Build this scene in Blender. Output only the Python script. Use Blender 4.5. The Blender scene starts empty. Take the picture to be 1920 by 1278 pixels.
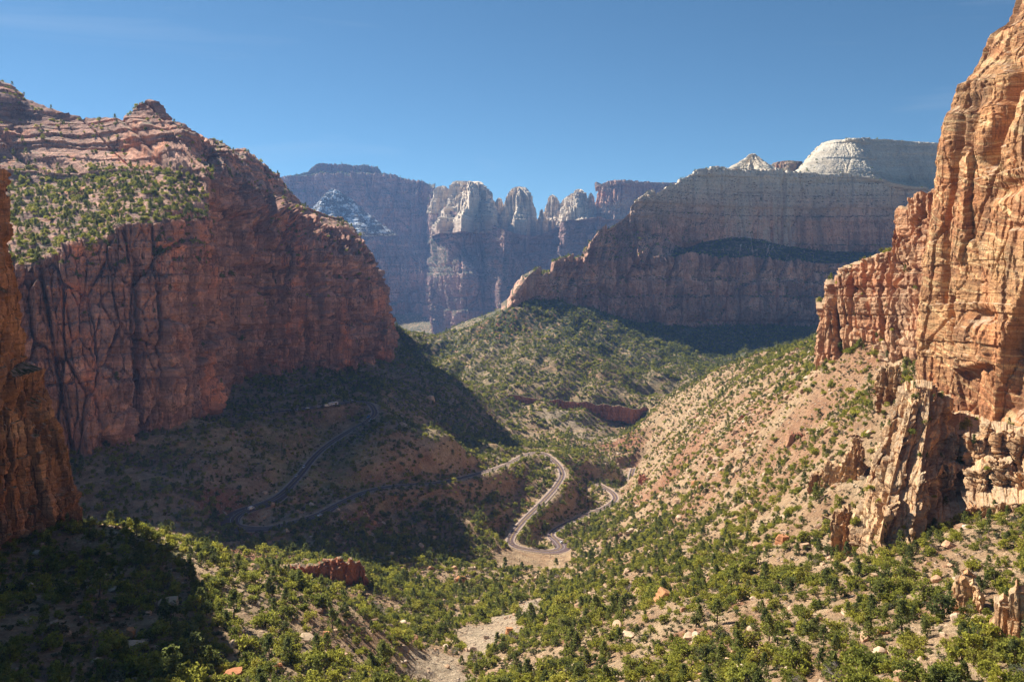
import bpy, bmesh, math, random
import numpy as np
from mathutils import Vector, Matrix, Euler

# ------------------------------------------------------------------ camera, sky, sun, exposure
SC = bpy.context.scene
COL = SC.collection
FPX, CX, CY = 1600.0, 960.0, 505.0          # focal length in photo pixels, principal column, eye-level row

cam_d = bpy.data.cameras.new("camera")
cam_d.sensor_width = 36.0
cam_d.lens = 36.0 * FPX / 1920.0
cam_d.shift_y = -(639.0 - CY) / 1920.0
cam_d.clip_start = 1.0
cam_d.clip_end = 40000.0
cam = bpy.data.objects.new("camera", cam_d)
cam.location = (0, 0, 0)
cam.rotation_euler = (math.radians(90), 0, 0)
COL.objects.link(cam)
SC.camera = cam

SUN_AZ, SUN_EL = 50.0, 41.0                  # degrees left of the view axis, elevation
sun_vec = Vector((-math.sin(math.radians(SUN_AZ)) * math.cos(math.radians(SUN_EL)),
                  math.cos(math.radians(SUN_AZ)) * math.cos(math.radians(SUN_EL)),
                  math.sin(math.radians(SUN_EL))))
sun_d = bpy.data.lights.new("sun", 'SUN')
sun_d.energy = 4.4
sun_d.angle = math.radians(0.53)
sun_d.color = (1.0, 0.93, 0.82)
sun = bpy.data.objects.new("sun", sun_d)
sun.rotation_euler = sun_vec.to_track_quat('Z', 'Y').to_euler()
COL.objects.link(sun)

world = bpy.data.worlds.new("World")
SC.world = world
world.use_nodes = True
wn = world.node_tree
sky = wn.nodes.new("ShaderNodeTexSky")
sky.sky_type = 'NISHITA'
sky.sun_disc = False
sky.sun_elevation = math.radians(SUN_EL)
sky.sun_rotation = math.radians(-SUN_AZ)
sky.altitude = 1600
sky.air_density = 0.75
sky.dust_density = 0.2
sky.ozone_density = 1.6
bg = wn.nodes["Background"]
bg.inputs["Strength"].default_value = 0.038
# a breath of high cirrus
wtc = wn.nodes.new("ShaderNodeTexCoord")
wmp = wn.nodes.new("ShaderNodeMapping"); wmp.inputs["Scale"].default_value = (1.6, 1.6, 11.0); wmp.inputs["Rotation"].default_value = (.05, .12, .3)
wno = wn.nodes.new("ShaderNodeTexNoise"); wno.inputs["Scale"].default_value = 1.7; wno.inputs["Detail"].default_value = 7; wno.inputs["Distortion"].default_value = .6
wrp = wn.nodes.new("ShaderNodeValToRGB"); wrp.color_ramp.elements[0].position = .56; wrp.color_ramp.elements[0].color = (0, 0, 0, 1); wrp.color_ramp.elements[1].position = .8; wrp.color_ramp.elements[1].color = (.16, .16, .16, 1)
wmx = wn.nodes.new("ShaderNodeMix"); wmx.data_type = 'RGBA'; wmx.inputs[7].default_value = (9, 9.4, 9.6, 1)
wn.links.new(wtc.outputs["Generated"], wmp.inputs[0]); wn.links.new(wmp.outputs[0], wno.inputs["Vector"]); wn.links.new(wno.outputs[0], wrp.inputs[0])
wn.links.new(wrp.outputs[0], wmx.inputs[0]); wti = wn.nodes.new("ShaderNodeMix"); wti.data_type = 'RGBA'; wti.blend_type = 'MULTIPLY'; wti.inputs[0].default_value = 1.0; wti.inputs[7].default_value = (.66, .99, 1.04, 1)
wn.links.new(sky.outputs[0], wti.inputs[6]); wn.links.new(wti.outputs[2], wmx.inputs[6]); wn.links.new(wmx.outputs[2], bg.inputs[0])

SC.view_settings.view_transform = 'Standard'
SC.view_settings.look = 'None'
SC.view_settings.gamma = 1.0
SC.view_settings.exposure = 1.36
SC.view_settings.use_curve_mapping = False
SC.render.engine = 'CYCLES'
SC.cycles.max_bounces = 6
SC.cycles.diffuse_bounces = 3
SC.cycles.glossy_bounces = 1
SC.cycles.transmission_bounces = 2
SC.cycles.transparent_max_bounces = 4
SC.cycles.volume_bounces = 0
SC.cycles.use_denoising = True
SC.cycles.caustics_reflective = False
SC.cycles.caustics_refractive = False

rng = np.random.default_rng(11)
random.seed(11)

# ------------------------------------------------------------------ numeric helpers
def P3(px, py, Y):
    """A place seen at photo pixel (px, py) that lies Y metres ahead."""
    return np.array([(px - CX) / FPX * Y, Y, (CY - py) / FPX * Y])

def proj(x, y, z):
    y = np.maximum(y, 1e-3)
    return CX + FPX * x / y, CY - FPX * z / y

def smooth(a, b, x):
    t = np.clip((x - a) / (b - a), 0, 1)
    return t * t * (3 - 2 * t)

def _hash(*ints):
    h = np.zeros(np.broadcast(*ints).shape, dtype=np.uint32)
    for k, c in zip(ints, (374761393, 668265263, 2246822519, 3266489917)):
        h = h + (np.asarray(k).astype(np.int64) & 0xffffffff).astype(np.uint32) * np.uint32(c)
        h = (h ^ (h >> np.uint32(13))) * np.uint32(1274126177)
        h = h ^ (h >> np.uint32(16))
    return h.astype(np.float64) / 4294967296.0

def noise2(x, y, seed=0):
    ix, iy = np.floor(x), np.floor(y)
    fx, fy = x - ix, y - iy
    fx = fx * fx * fx * (fx * (fx * 6 - 15) + 10)
    fy = fy * fy * fy * (fy * (fy * 6 - 15) + 10)
    s = np.full_like(ix, seed)
    a = _hash(ix, iy, s); b = _hash(ix + 1, iy, s)
    c = _hash(ix, iy + 1, s); d = _hash(ix + 1, iy + 1, s)
    return ((a * (1 - fx) + b * fx) * (1 - fy) + (c * (1 - fx) + d * fx) * fy) * 2 - 1

def fbm(x, y, seed=0, oct=5, gain=0.5, lac=2.03):
    out, amp, f = 0.0, 1.0, 1.0
    for o in range(oct):
        out = out + amp * noise2(x * f + 17.3 * o, y * f - 9.1 * o, seed + o)
        amp *= gain; f *= lac
    return out

def ridged(x, y, seed=0, oct=4):
    out, amp, f = 0.0, 1.0, 1.0
    for o in range(oct):
        out = out + amp * (1 - 2 * np.abs(noise2(x * f, y * f, seed + o)))
        amp *= 0.5; f *= 2.1
    return out

def worley(x, y, seed=0, jit=0.9, full=False):
    ix, iy = np.floor(x), np.floor(y)
    f1 = np.full_like(x, 9.0); f2 = np.full_like(x, 9.0); cid = np.zeros_like(x); off = np.zeros_like(x)
    for dx in (-1, 0, 1):
        for dy in (-1, 0, 1):
            cx, cy = ix + dx, iy + dy
            s = np.full_like(ix, seed)
            jx = cx + 0.5 + jit * (_hash(cx, cy, s) - 0.5)
            jy = cy + 0.5 + jit * (_hash(cx, cy, s + 7) - 0.5)
            d = np.hypot(x - jx, y - jy)
            v = _hash(cx, cy, s + 13)
            near = d < f1
            f2 = np.where(near, f1, np.minimum(f2, d))
            cid = np.where(near, v, cid)
            off = np.where(near, x - jx, off)
            f1 = np.where(near, d, f1)
    return (f1, f2, cid, off) if full else (f1, f2, cid)

def layers(z, seed=0, jit=0.9):
    """Random value of the bed at height z (beds of uneven thickness, z in bed units) and the distance to the bed's nearest bounding plane."""
    i = np.floor(z)
    s = np.full_like(i, seed)
    e0 = i + 0.5 * jit * (_hash(i, s) - 0.5)
    e1 = i + 1 + 0.5 * jit * (_hash(i + 1, s) - 0.5)
    k = np.where(z < e0, i - 1, np.where(z > e1, i + 1, i))
    a = k + 0.5 * jit * (_hash(k, s) - 0.5)
    b = k + 1 + 0.5 * jit * (_hash(k + 1, s) - 0.5)
    return _hash(k, s + 5), np.minimum(z - a, b - z)

# ------------------------------------------------------------------ mesh / object helpers
def link(o, parent=None):
    COL.objects.link(o)
    if parent is not None:
        o.parent = parent
    return o

def tag(o, label=None, cat=None, group=None, kind=None):
    for k, v in (("label", label), ("category", cat), ("group", group), ("kind", kind)):
        if v:
            o[k] = v
    return o

def np_mesh(name, V, F, mat=None, smooth_shade=True, attrs=None):
    me = bpy.data.meshes.new(name)
    V = np.ascontiguousarray(V, dtype=np.float32); F = np.ascontiguousarray(F, dtype=np.int32)
    n, k = F.shape
    me.vertices.add(len(V)); me.vertices.foreach_set("co", V.ravel())
    me.loops.add(n * k); me.loops.foreach_set("vertex_index", F.ravel())
    me.polygons.add(n)
    me.polygons.foreach_set("loop_start", np.arange(0, n * k, k, dtype=np.int32))
    me.polygons.foreach_set("use_smooth", np.full(n, smooth_shade, dtype=bool))
    for an, (at, data) in (attrs or {}).items():
        a = me.attributes.new(an, at, 'POINT')
        a.data.foreach_set("value" if at != 'FLOAT_COLOR' else "color", np.ascontiguousarray(data, dtype=np.float32).ravel())
    me.update(calc_edges=True)
    if mat:
        me.materials.append(mat)
    return me

def grid_faces(r, c, off=0):
    i = np.arange(r * c).reshape(r, c) + off
    return np.stack([i[:-1, :-1], i[1:, :-1], i[1:, 1:], i[:-1, 1:]], -1).reshape(-1, 4)

def empty(name, loc, rz=0.0):
    o = bpy.data.objects.new(name, None)
    o.empty_display_size = 0.5
    o.location = loc; o.rotation_euler = (0, 0, rz)
    COL.objects.link(o)
    return o

# ------------------------------------------------------------------ materials
def nd(nt, t, ins=None, **props):
    n = nt.nodes.new(t)
    for k, v in props.items():
        setattr(n, k, v)
    for k, v in (ins or {}).items():
        s = n.inputs[k]
        if isinstance(v, bpy.types.NodeSocket):
            nt.links.new(v, s)
        elif isinstance(v, bpy.types.Node):
            nt.links.new(v.outputs[0], s)
        else:
            if hasattr(s.default_value, '__len__') and not hasattr(v, '__len__'):
                v = (v, v, v)
            elif hasattr(s.default_value, '__len__') and len(s.default_value) == 4 and len(v) == 3:
                v = (*v, 1)
            s.default_value = v
    return n

def new_mat(name):
    m = bpy.data.materials.new(name)
    m.use_nodes = True
    nt = m.node_tree
    nt.nodes.clear()
    out = nt.nodes.new("ShaderNodeOutputMaterial")
    return m, nt, out

def vmul(nt, v, s):
    return nd(nt, "ShaderNodeVectorMath", {0: v, 1: s}, operation='MULTIPLY')

def math_(nt, op, a, b=0.0, clamp=False):
    return nd(nt, "ShaderNodeMath", {0: a, 1: b}, operation=op, use_clamp=clamp)

def noise_(nt, vec, scale=1.0, detail=4, rough=0.55, dist=0.0):
    return nd(nt, "ShaderNodeTexNoise", {"Vector": vec, "Scale": scale, "Detail": detail, "Roughness": rough, "Distortion": dist}).outputs[0]

def ramp(nt, fac, stops, interp='LINEAR'):
    n = nd(nt, "ShaderNodeValToRGB", {0: fac})
    cr = n.color_ramp
    cr.interpolation = interp
    while len(cr.elements) > 1:
        cr.elements.remove(cr.elements[-1])
    for i, (p, c) in enumerate(stops):
        e = cr.elements[0] if i == 0 else cr.elements.new(p)
        e.position = p
        e.color = (c, c, c, 1) if not hasattr(c, '__len__') else (*c, 1)
    return n.outputs[0]

def mixc(nt, fac, a, b, mode='MIX'):
    n = nd(nt, "ShaderNodeMix", data_type='RGBA', blend_type=mode)
    for s, v in ((n.inputs[0], fac), (n.inputs[6], a), (n.inputs[7], b)):
        if isinstance(v, bpy.types.Node):
            v = v.outputs[0]
        if isinstance(v, bpy.types.NodeSocket):
            nt.links.new(v, s)
        elif hasattr(v, '__len__'):
            s.default_value = (*v[:3], 1)
        else:
            s.default_value = v if s.type == 'VALUE' else (v, v, v, 1)
    return n.outputs[2]

def attr(nt, name):
    return nd(nt, "ShaderNodeAttribute", attribute_name=name).outputs["Fac"]

def finish(nt, out, col, rough=0.95, bump=None, strength=0.6, dist=1.0):
    ins = {"Base Color": col, "Roughness": rough, "Specular IOR Level": 0.15}
    if bump is not None:
        ins["Normal"] = nd(nt, "ShaderNodeBump", {"Height": bump, "Strength": strength, "Distance": dist})
    b = nd(nt, "ShaderNodeBsdfPrincipled", ins)
    nt.links.new(b.outputs[0], out.inputs[0])

def rock_mat(name, beds, px=1.0, zs=0.02, varnish=((.06, .04, .035), .5), fresh=((.42, .16, .07), .5),
             streak=0.05, ledge=None, cross=None, bump=0.5, stain=None, top=None, tone=1.0, lines=.55, joints=.0):
    """Sandstone. beds: colour stops through the beds; px: metres that one picture pixel spans there (sets the grain)."""
    m, nt, out = new_mat(name)
    pos = nd(nt, "ShaderNodeNewGeometry").outputs["Position"]
    nrm = nt.nodes[-1].outputs["Normal"]
    sep = nd(nt, "ShaderNodeSeparateXYZ", {0: pos})
    big = noise_(nt, pos, 0.006 / px ** 0.5, 3)
    # bedding: a noise squeezed to thin flat layers
    bedv = nd(nt, "ShaderNodeVectorMath", {0: vmul(nt, pos, (zs * .04, zs * .04, zs)), 1: nd(nt, "ShaderNodeCombineXYZ", {2: math_(nt, 'MULTIPLY', big, 1.3)})}, operation='ADD')
    bed = noise_(nt, bedv, 1.0, 7, 0.62)
    col = ramp(nt, bed, beds)
    # fine bed lines
    line = noise_(nt, vmul(nt, pos, (.012 / px, .012 / px, .45 / px)), 1.0, 4, 0.6, 0.4)
    col = mixc(nt, lines, col, ramp(nt, line, [(.30, .45), (.50, 1.0), (.68, 1.25)]), 'MULTIPLY')
    if cross:
        # cross-bedding: sets of pale tilted laminae bounded by flat planes
        tv = nd(nt, "ShaderNodeMapping", {"Vector": pos, "Rotation": (math.radians(-17), math.radians(8), 0)})
        setn = noise_(nt, vmul(nt, pos, (.004, .004, .035)), 1.0, 2)
        tv2 = nd(nt, "ShaderNodeVectorMath", {0: vmul(nt, tv, (.012, .012, .55)), 1: nd(nt, "ShaderNodeCombineXYZ", {2: math_(nt, 'MULTIPLY', setn, 14.0)})}, operation='ADD')
        lam = noise_(nt, tv2, 1.0, 5, 0.65, 0.35)
        col = mixc(nt, ramp(nt, lam, [(.52, 0), (.60, .9)]), col, cross)
        col = mixc(nt, ramp(nt, lam, [(.33, .75), (.45, 0)]), col, (.21, .085, .04))
    # fresh breaks
    fr = noise_(nt, vmul(nt, pos, (.03 / px, .03 / px, .012 / px)), 1.0, 3, 0.5, 0.6)
    col = mixc(nt, ramp(nt, fr, [(.54, 0), (.66, fresh[1])]), col, fresh[0])
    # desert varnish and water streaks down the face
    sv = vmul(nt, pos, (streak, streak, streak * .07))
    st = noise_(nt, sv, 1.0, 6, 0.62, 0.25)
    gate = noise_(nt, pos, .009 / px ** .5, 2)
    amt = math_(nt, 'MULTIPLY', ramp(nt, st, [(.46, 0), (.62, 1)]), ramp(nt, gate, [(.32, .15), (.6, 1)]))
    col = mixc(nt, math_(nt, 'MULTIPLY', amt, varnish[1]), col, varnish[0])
    if joints:                                  # dark mineral lines on joints and partings, doubling as painted crack and ledge shade
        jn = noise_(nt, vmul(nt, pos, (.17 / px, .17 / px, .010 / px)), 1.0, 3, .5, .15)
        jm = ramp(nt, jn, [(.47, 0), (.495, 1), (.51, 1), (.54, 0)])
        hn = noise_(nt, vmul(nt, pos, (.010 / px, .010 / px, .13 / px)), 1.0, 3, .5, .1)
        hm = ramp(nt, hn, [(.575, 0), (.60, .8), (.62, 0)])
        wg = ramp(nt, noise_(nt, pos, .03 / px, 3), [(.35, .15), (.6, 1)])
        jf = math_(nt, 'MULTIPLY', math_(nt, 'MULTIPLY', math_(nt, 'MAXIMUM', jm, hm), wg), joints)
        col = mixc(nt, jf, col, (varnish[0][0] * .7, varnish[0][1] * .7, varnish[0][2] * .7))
        # bedding-plane blocks: each takes its own tint
        bv = nd(nt, "ShaderNodeTexVoronoi", {"Vector": vmul(nt, pos, (.06 / px, .06 / px, .05 / px)), "Scale": 1.0}, feature='F1')
        bs = nd(nt, "ShaderNodeSeparateColor", {0: bv.outputs["Color"]}).outputs[0]
        col = mixc(nt, .8, col, ramp(nt, bs, [(0, .72), (.5, 1.0), (1, 1.3)]), 'MULTIPLY')
    if stain:                                   # pale seepage panel: (x0, x1, z0, z1, colour)
        x0, x1, z0, z1, sc = stain
        fx = math_(nt, 'MULTIPLY', ramp(nt, math_(nt, 'DIVIDE', math_(nt, 'SUBTRACT', sep.outputs[0], x0), x1 - x0), [(0, 0), (.06, 1), (.94, 1), (1, 0)]),
                   ramp(nt, math_(nt, 'DIVIDE', math_(nt, 'SUBTRACT', math_(nt, 'ADD', sep.outputs[2], math_(nt, 'MULTIPLY', big, 30)), z0), z1 - z0), [(0, 0), (.1, 1), (.75, .8), (1, 0)]))
        s2 = noise_(nt, vmul(nt, pos, (.09, .02, .003)), 1.0, 4, .7)
        col = mixc(nt, math_(nt, 'MULTIPLY', fx, ramp(nt, s2, [(.4, .0), (.58, .8)])), col, sc)
    # grain
    gr = noise_(nt, pos, .55 / px, 6, 0.7)
    col = mixc(nt, 0.75, col, ramp(nt, gr, [(.25, .5), (.5, 1.0), (.78, 1.4)]), 'MULTIPLY')
    nz = nd(nt, "ShaderNodeSeparateXYZ", {0: nrm}).outputs[2]
    if top:                                     # pale caprock above a height: (z0, z1, colour)
        t = math_(nt, 'DIVIDE', math_(nt, 'SUBTRACT', math_(nt, 'ADD', sep.outputs[2], math_(nt, 'MULTIPLY', big, top[3])), top[0]), top[1] - top[0], True)
        pale = mixc(nt, 0.6, top[2], ramp(nt, line, [(.3, .6), (.6, 1.15)]), 'MULTIPLY')
        pale = mixc(nt, .6, pale, ramp(nt, gr, [(.25, .6), (.75, 1.3)]), 'MULTIPLY')
        col = mixc(nt, t, col, pale)
    if ledge:                                   # debris, soil and scrub lying on the flats
        lc = ramp(nt, noise_(nt, pos, .16 / px, 5, .7), ledge[1])
        lf = math_(nt, 'ADD', nz, math_(nt, 'MULTIPLY', math_(nt, 'SUBTRACT', noise_(nt, pos, .08 / px, 4), .5), .5))
        col = mixc(nt, ramp(nt, lf, [(ledge[0], 0), (ledge[0] + .14, 1)]), col, lc)
    if tone != 1.0:
        col = mixc(nt, 1.0, col, tone, 'MULTIPLY')
    h = math_(nt, 'ADD', math_(nt, 'MULTIPLY', gr, 1.0), math_(nt, 'MULTIPLY', line, .8))
    finish(nt, out, col, .95, h, bump, 1.6 * px)
    return m

# ------------------------------------------------------------------ the road's course (photo pixel, metres ahead)
ROAD_A = [(430, 778, 872), (480, 774, 882), (540, 769, 900), (600, 762, 925), (640, 755, 945), (668, 748, 965), (690, 750, 965), (700, 763, 950),
          (702, 780, 930), (685, 791, 915), (660, 800, 905), (620, 825, 865), (590, 860, 830), (560, 900, 775), (530, 930, 736), (500, 945, 713),
          (462, 955, 692), (441, 968, 672), (448, 982, 655), (500, 988, 655), (555, 984, 675), (600, 965, 700), (640, 938, 735), (680, 921, 768),
          (720, 912, 790), (780, 905, 815), (830, 894, 842), (900, 884, 905), (950, 872, 975), (985, 858, 1055), (1015, 853, 1090), (1042, 866, 1052),
          (1054, 884, 1007), (1045, 907, 968), (1020, 938, 916), (985, 975, 862), (963, 1000, 827), (957, 1014, 810), (972, 1027, 801),
          (1005, 1034, 798), (1035, 1034, 800), (1052, 1026, 812), (1045, 1014, 832), (1034, 1003, 850), (1038, 993, 868), (1060, 981, 898),
          (1100, 966, 938), (1135, 952, 974), (1153, 937, 1010), (1150, 925, 1040), (1138, 915, 1066), (1120, 907, 1095)]
ROAD_B = [(1215, 935, 1070), (1196, 922, 1098), (1185, 908, 1130), (1183, 893, 1172), (1187, 878, 1222)]

def road_line(ctrl, step=3.0):
    p = np.array([P3(*c) for c in ctrl])
    p[:, 2] = np.convolve(np.pad(p[:, 2], 2, mode='edge'), np.ones(5) / 5, 'valid')
    out = []
    for i in range(len(p) - 1):
        a, b = p[max(i - 1, 0)], p[i]
        c, d = p[i + 1], p[min(i + 2, len(p) - 1)]
        n = max(2, int(np.linalg.norm(c - b) / step))
        for t in np.arange(n) / n:
            out.append(0.5 * ((2 * b) + (-a + c) * t + (2 * a - 5 * b + 4 * c - d) * t * t + (-a + 3 * b - 3 * c + d) * t ** 3))
    out.append(p[-1])
    return np.array(out)
ROADS = [road_line(ROAD_A), road_line(ROAD_B)]
ROAD_ALL = np.concatenate(ROADS)
RA = ROAD_ALL[::2]

# ------------------------------------------------------------------ the ground: heights from surveyed places
GROUND = [
    # slope at lower left, its crest, and the shaded apron under the near buttress
    (-100, 1278, 150), (0, 1278, 175), (200, 1278, 185), (350, 1278, 192), (550, 1278, 215), (720, 1278, 265),
    (0, 1160, 225), (150, 1120, 245), (330, 1150, 245), (520, 1180, 250), (680, 1215, 285),
    (0, 1075, 285), (80, 1045, 305), (165, 985, 345), (260, 1003, 340), (340, 1024, 332), (430, 1052, 325), (560, 1100, 315), (690, 1150, 318), (790, 1205, 330),
    # gorge behind that crest
    # wash
    (820, 1278, 312), (860, 1235, 350), (920, 1185, 402), (990, 1135, 475), (1050, 1090, 565), (1080, 1062, 645),
    # slopes below the first hairpin
    (200, 985, 585), (250, 1000, 560), (330, 1010, 575), (440, 1000, 640), (450, 1040, 560), (560, 1010, 640), (560, 1050, 545), (660, 1050, 560), (690, 1090, 490),
    (640, 985, 680), (720, 980, 720), (700, 1040, 620), (800, 1000, 740), (760, 1080, 600), (850, 1060, 660), (900, 1110, 560), (800, 1140, 480),
    (860, 960, 780), (900, 1020, 735), (960, 1060, 720), (1030, 1060, 730), (920, 940, 850), (830, 920, 815),
    # between the road's arms
    (620, 900, 775), (600, 940, 740), (520, 965, 690), (680, 870, 800), (760, 870, 835), (720, 830, 840), (720, 790, 885), (760, 808, 870), (800, 828, 872), (850, 842, 884), (900, 858, 908), (940, 864, 960),
    (840, 840, 960), (900, 858, 990), (960, 850, 1015), (780, 806, 950), (930, 828, 1060),
    (1000, 900, 985), (970, 940, 925), (1060, 930, 960), (1100, 920, 1020), (1010, 985, 865), (1080, 900, 1060), (1100, 870, 1120), (1050, 850, 1150), (1120, 850, 1200),
    # left talus under the big cliff
    (170, 860, 680), (165, 930, 630), (240, 825, 735), (300, 772, 790), (330, 850, 730), (300, 930, 640), (380, 880, 710), (400, 800, 800), (420, 920, 690),
    (400, 790, 850), (470, 850, 780), (520, 800, 850), (560, 830, 830), (450, 757, 960), (520, 735, 1040), (600, 722, 1100), (660, 712, 1160), (700, 725, 1080), (725, 765, 945),
    (650, 690, 1230), (735, 668, 1340), (800, 705, 1290), (870, 755, 1300), (950, 805, 1300), (770, 745, 1120), (830, 790, 1120), (900, 815, 1140), (810, 815, 990),
    # valley floor going away
    (1180, 960, 880), (1150, 985, 830), (1220, 960, 830), (1130, 1030, 740), (1200, 1010, 720), (1170, 900, 1080), (1150, 870, 1160), (1100, 830, 1290),
    (1040, 815, 1350), (1150, 820, 1330), (1060, 785, 1480), (980, 770, 1450), (1130, 790, 1440), (990, 800, 1350),
    # right-hand slope
    (900, 1278, 292), (1000, 1278, 258), (1200, 1278, 215), (1400, 1278, 185), (1600, 1278, 165), (1780, 1278, 150), (1920, 1278, 140), (2100, 1278, 125),
    (1000, 1190, 352), (1150, 1180, 300), (1300, 1180, 270), (1500, 1180, 235), (1700, 1180, 205), (1900, 1180, 185),
    (1080, 1110, 465), (1200, 1090, 402), (1350, 1070, 370), (1500, 1080, 310), (1620, 1085, 275), (1760, 1075, 255), (1920, 1080, 228),
    (1150, 1050, 590), (1260, 1010, 550), (1350, 990, 500), (1450, 980, 435), (1550, 980, 365), (1790, 988, 312), (1850, 968, 316), (1920, 958, 306),
    (1280, 940, 680), (1400, 920, 560), (1500, 900, 470), (1580, 860, 420), (1780, 800, 412), (1920, 796, 394),
    (1230, 930, 800), (1210, 900, 980), (1260, 870, 860), (1330, 850, 720), (1400, 800, 690), (1480, 760, 610), (1600, 760, 490), (1660, 760, 440), (1720, 780, 420),
    (1450, 750, 690), (1520, 698, 610), (1600, 692, 560), (1680, 695, 520), (1380, 790, 760), (1300, 830, 850),
    # ridge that runs down to the left from the spur
    (1510, 670, 850), (1450, 678, 960), (1400, 692, 1060), (1320, 716, 1220), (1250, 738, 1350), (1212, 780, 1420), (1170, 815, 1370),
    (1440, 730, 860), (1360, 760, 900), (1300, 790, 980), (1250, 830, 1030), (1220, 860, 1080),
    # basin behind it, ridge in the middle distance
    (1290, 712, 1600), (1230, 748, 1550), (1380, 694, 1600), (1500, 672, 1350), (1180, 778, 1470), (1100, 770, 1440), (1020, 755, 1450), (950, 745, 1470),
    (1200, 735, 1500), (1100, 735, 1510), (1000, 728, 1520), (930, 722, 1540), (880, 720, 1560), (830, 700, 1650),
    (1240, 700, 1610), (1180, 690, 1720), (1110, 655, 1690), (1040, 650, 1680), (940, 670, 1680), (860, 672, 1720), (815, 672, 1780),
    (1300, 705, 1600), (1150, 616, 1870), (1090, 574, 2000), (1040, 556, 1955), (990, 568, 1900), (940, 596, 1870), (920, 616, 1850), (880, 648, 1800), (1010, 608, 1840), (1060, 600, 1850), (1200, 650, 1820),
    (1240, 668, 1750), (1300, 690, 1720), (1260, 640, 1960), (1340, 680, 1850), (1330, 655, 1980), (1420, 670, 1900), (1500, 650, 1950), (1560, 660, 1700),
    (1150, 588, 2055), (1220, 606, 2110), (1350, 612, 2170), (1450, 612, 2180), (1560, 615, 2200), (1700, 600, 2200), (1900, 600, 2200),
    # far valley
    (770, 690, 2100), (790, 652, 2480), (830, 628, 2560), (880, 602, 2640), (930, 580, 2700), (960, 566, 2760), (850, 655, 2420), (900, 640, 2400), (745, 660, 2600), (750, 650, 3000), (840, 640, 3200), (930, 630, 3300), (745, 668, 3500), (700, 700, 4200), (960, 640, 4300), (780, 695, 3900), (600, 690, 4800),
    (1040, 600, 4600), (1200, 590, 4800), (500, 700, 4600),
]
W_GROUND = [(192, 348, -94), (178, 338, -96), (205, 335, -92), (208, 368, -86), (178, 366, -92), (166, 325, -100), (225, 300, -88), (235, 350, -80),
            (-140, 440, -168), (-80, 430, -172), (-30, 415, -172), (-200, 470, -160), (-330, 200, -70), (-330, 350, -80), (-420, 560, -140), (-600, 800, -120), (-560, 1000, -90), (-420, 1200, -60), (-300, 1500, -60), (-250, 1900, -120), (-500, 2400, -100),
            (-600, 3200, -60), (-900, 1500, 0), (-150, 40, -85), (0, 40, -95), (150, 40, -75), (330, 120, -10), (330, 300, 0), (380, 450, 0), (420, 620, 0), (600, 900, -20), (640, 1300, -60),
            (900, 1900, -60), (1100, 1200, 0), (1300, 2500, 0), (0, 6500, 100), (-3000, 5500, 100), (2500, 5500, 100), (-2500, 2500, 50), (3000, 2500, 50), (-800, 400, -60), (900, 300, 50)]
_c = np.array([P3(*g) for g in GROUND] + [list(map(float, w)) for w in W_GROUND] + [p + np.array([0, 0, -.3]) for p in ROAD_ALL[::8]])
_S, _CQ = 500.0, 0.05
def _phi(a, b):
    d2 = ((a[:, None, :] - b[None, :, :]) ** 2).sum(-1)
    return np.sqrt(d2 + _CQ ** 2)
_xy = _c[:, :2] / _S
_A = np.zeros((len(_c) + 3, len(_c) + 3))
_A[:len(_c), :len(_c)] = _phi(_xy, _xy) + (-0.004) * np.eye(len(_c))
_A[:len(_c), len(_c):] = np.c_[np.ones(len(_c)), _xy]
_A[len(_c):, :len(_c)] = _A[:len(_c), len(_c):].T
_w = np.linalg.solve(_A, np.r_[_c[:, 2], 0, 0, 0])

def ground_base(x, y):
    q = np.c_[np.ravel(x), np.ravel(y)] / _S
    out = np.empty(len(q))
    for i in range(0, len(q), 40000):
        b = q[i:i + 40000]
        out[i:i + 40000] = _phi(b, _xy) @ _w[:len(_c)] + _w[-3] + b @ _w[-2:]
    return out.reshape(np.shape(x))

def road_dist(x, y):
    """Distance to the nearest road point and that point's height."""
    q = np.c_[np.ravel(x), np.ravel(y)]
    d = np.full(len(q), 1e9); h = np.zeros(len(q))
    near = (q[:, 1] > 600) & (q[:, 1] < 1420) & (q[:, 0] > -420) & (q[:, 0] < 260)
    idx = np.nonzero(near)[0]
    for i in range(0, len(idx), 20000):
        k = idx[i:i + 20000]
        dd = ((q[k, None, 0] - RA[None, :, 0]) ** 2 + (q[k, None, 1] - RA[None, :, 1]) ** 2)
        j = dd.argmin(1)
        d[k] = np.sqrt(dd[np.arange(len(k)), j])
        wt = 1.0 / (dd + 6.0) ** 2
        h[k] = (wt @ RA[:, 2]) / wt.sum(1)
    return d.reshape(np.shape(x)), h.reshape(np.shape(x))

def ground_z(x, y):
    z = ground_base(x, y)
    f = np.clip(y / 700.0, .25, 1.3)
    z = z - 9.0 * smooth(1400, 1600, y) * (1 - smooth(2050, 2200, y)) * np.abs(fbm((x - .35 * y) / 60, y / 420, 91, 3))
    z = z + f * (4.0 * fbm(x / 95, y / 95, 3, 3) - 3.5 * np.abs(fbm(x / 60 + .3 * y / 60, y / 60, 9, 3)) + 1.3 * fbm(x / 17, y / 17, 21, 3))
    z = z + .45 * np.abs(fbm(x / 4.2, y / 4.2, 31, 2)) * np.clip(900 / np.maximum(y, 1), 0, 1)
    d, h = road_dist(x, y)
    w = 1 - smooth(6.5, 26.0, d)
    return z * (1 - w) + (h - .35) * w

def ground_patch(x0, x1, dx, y0, y1, dy, drop=0.0):
    xs = np.arange(x0, x1 + dx * .5, dx); ys = np.arange(y0, y1 + dy * .5, dy)
    X, Y = np.meshgrid(xs, ys)
    Z = ground_z(X, Y) - drop
    return np.stack([X, Y, Z], -1), len(ys), len(xs)

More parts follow.
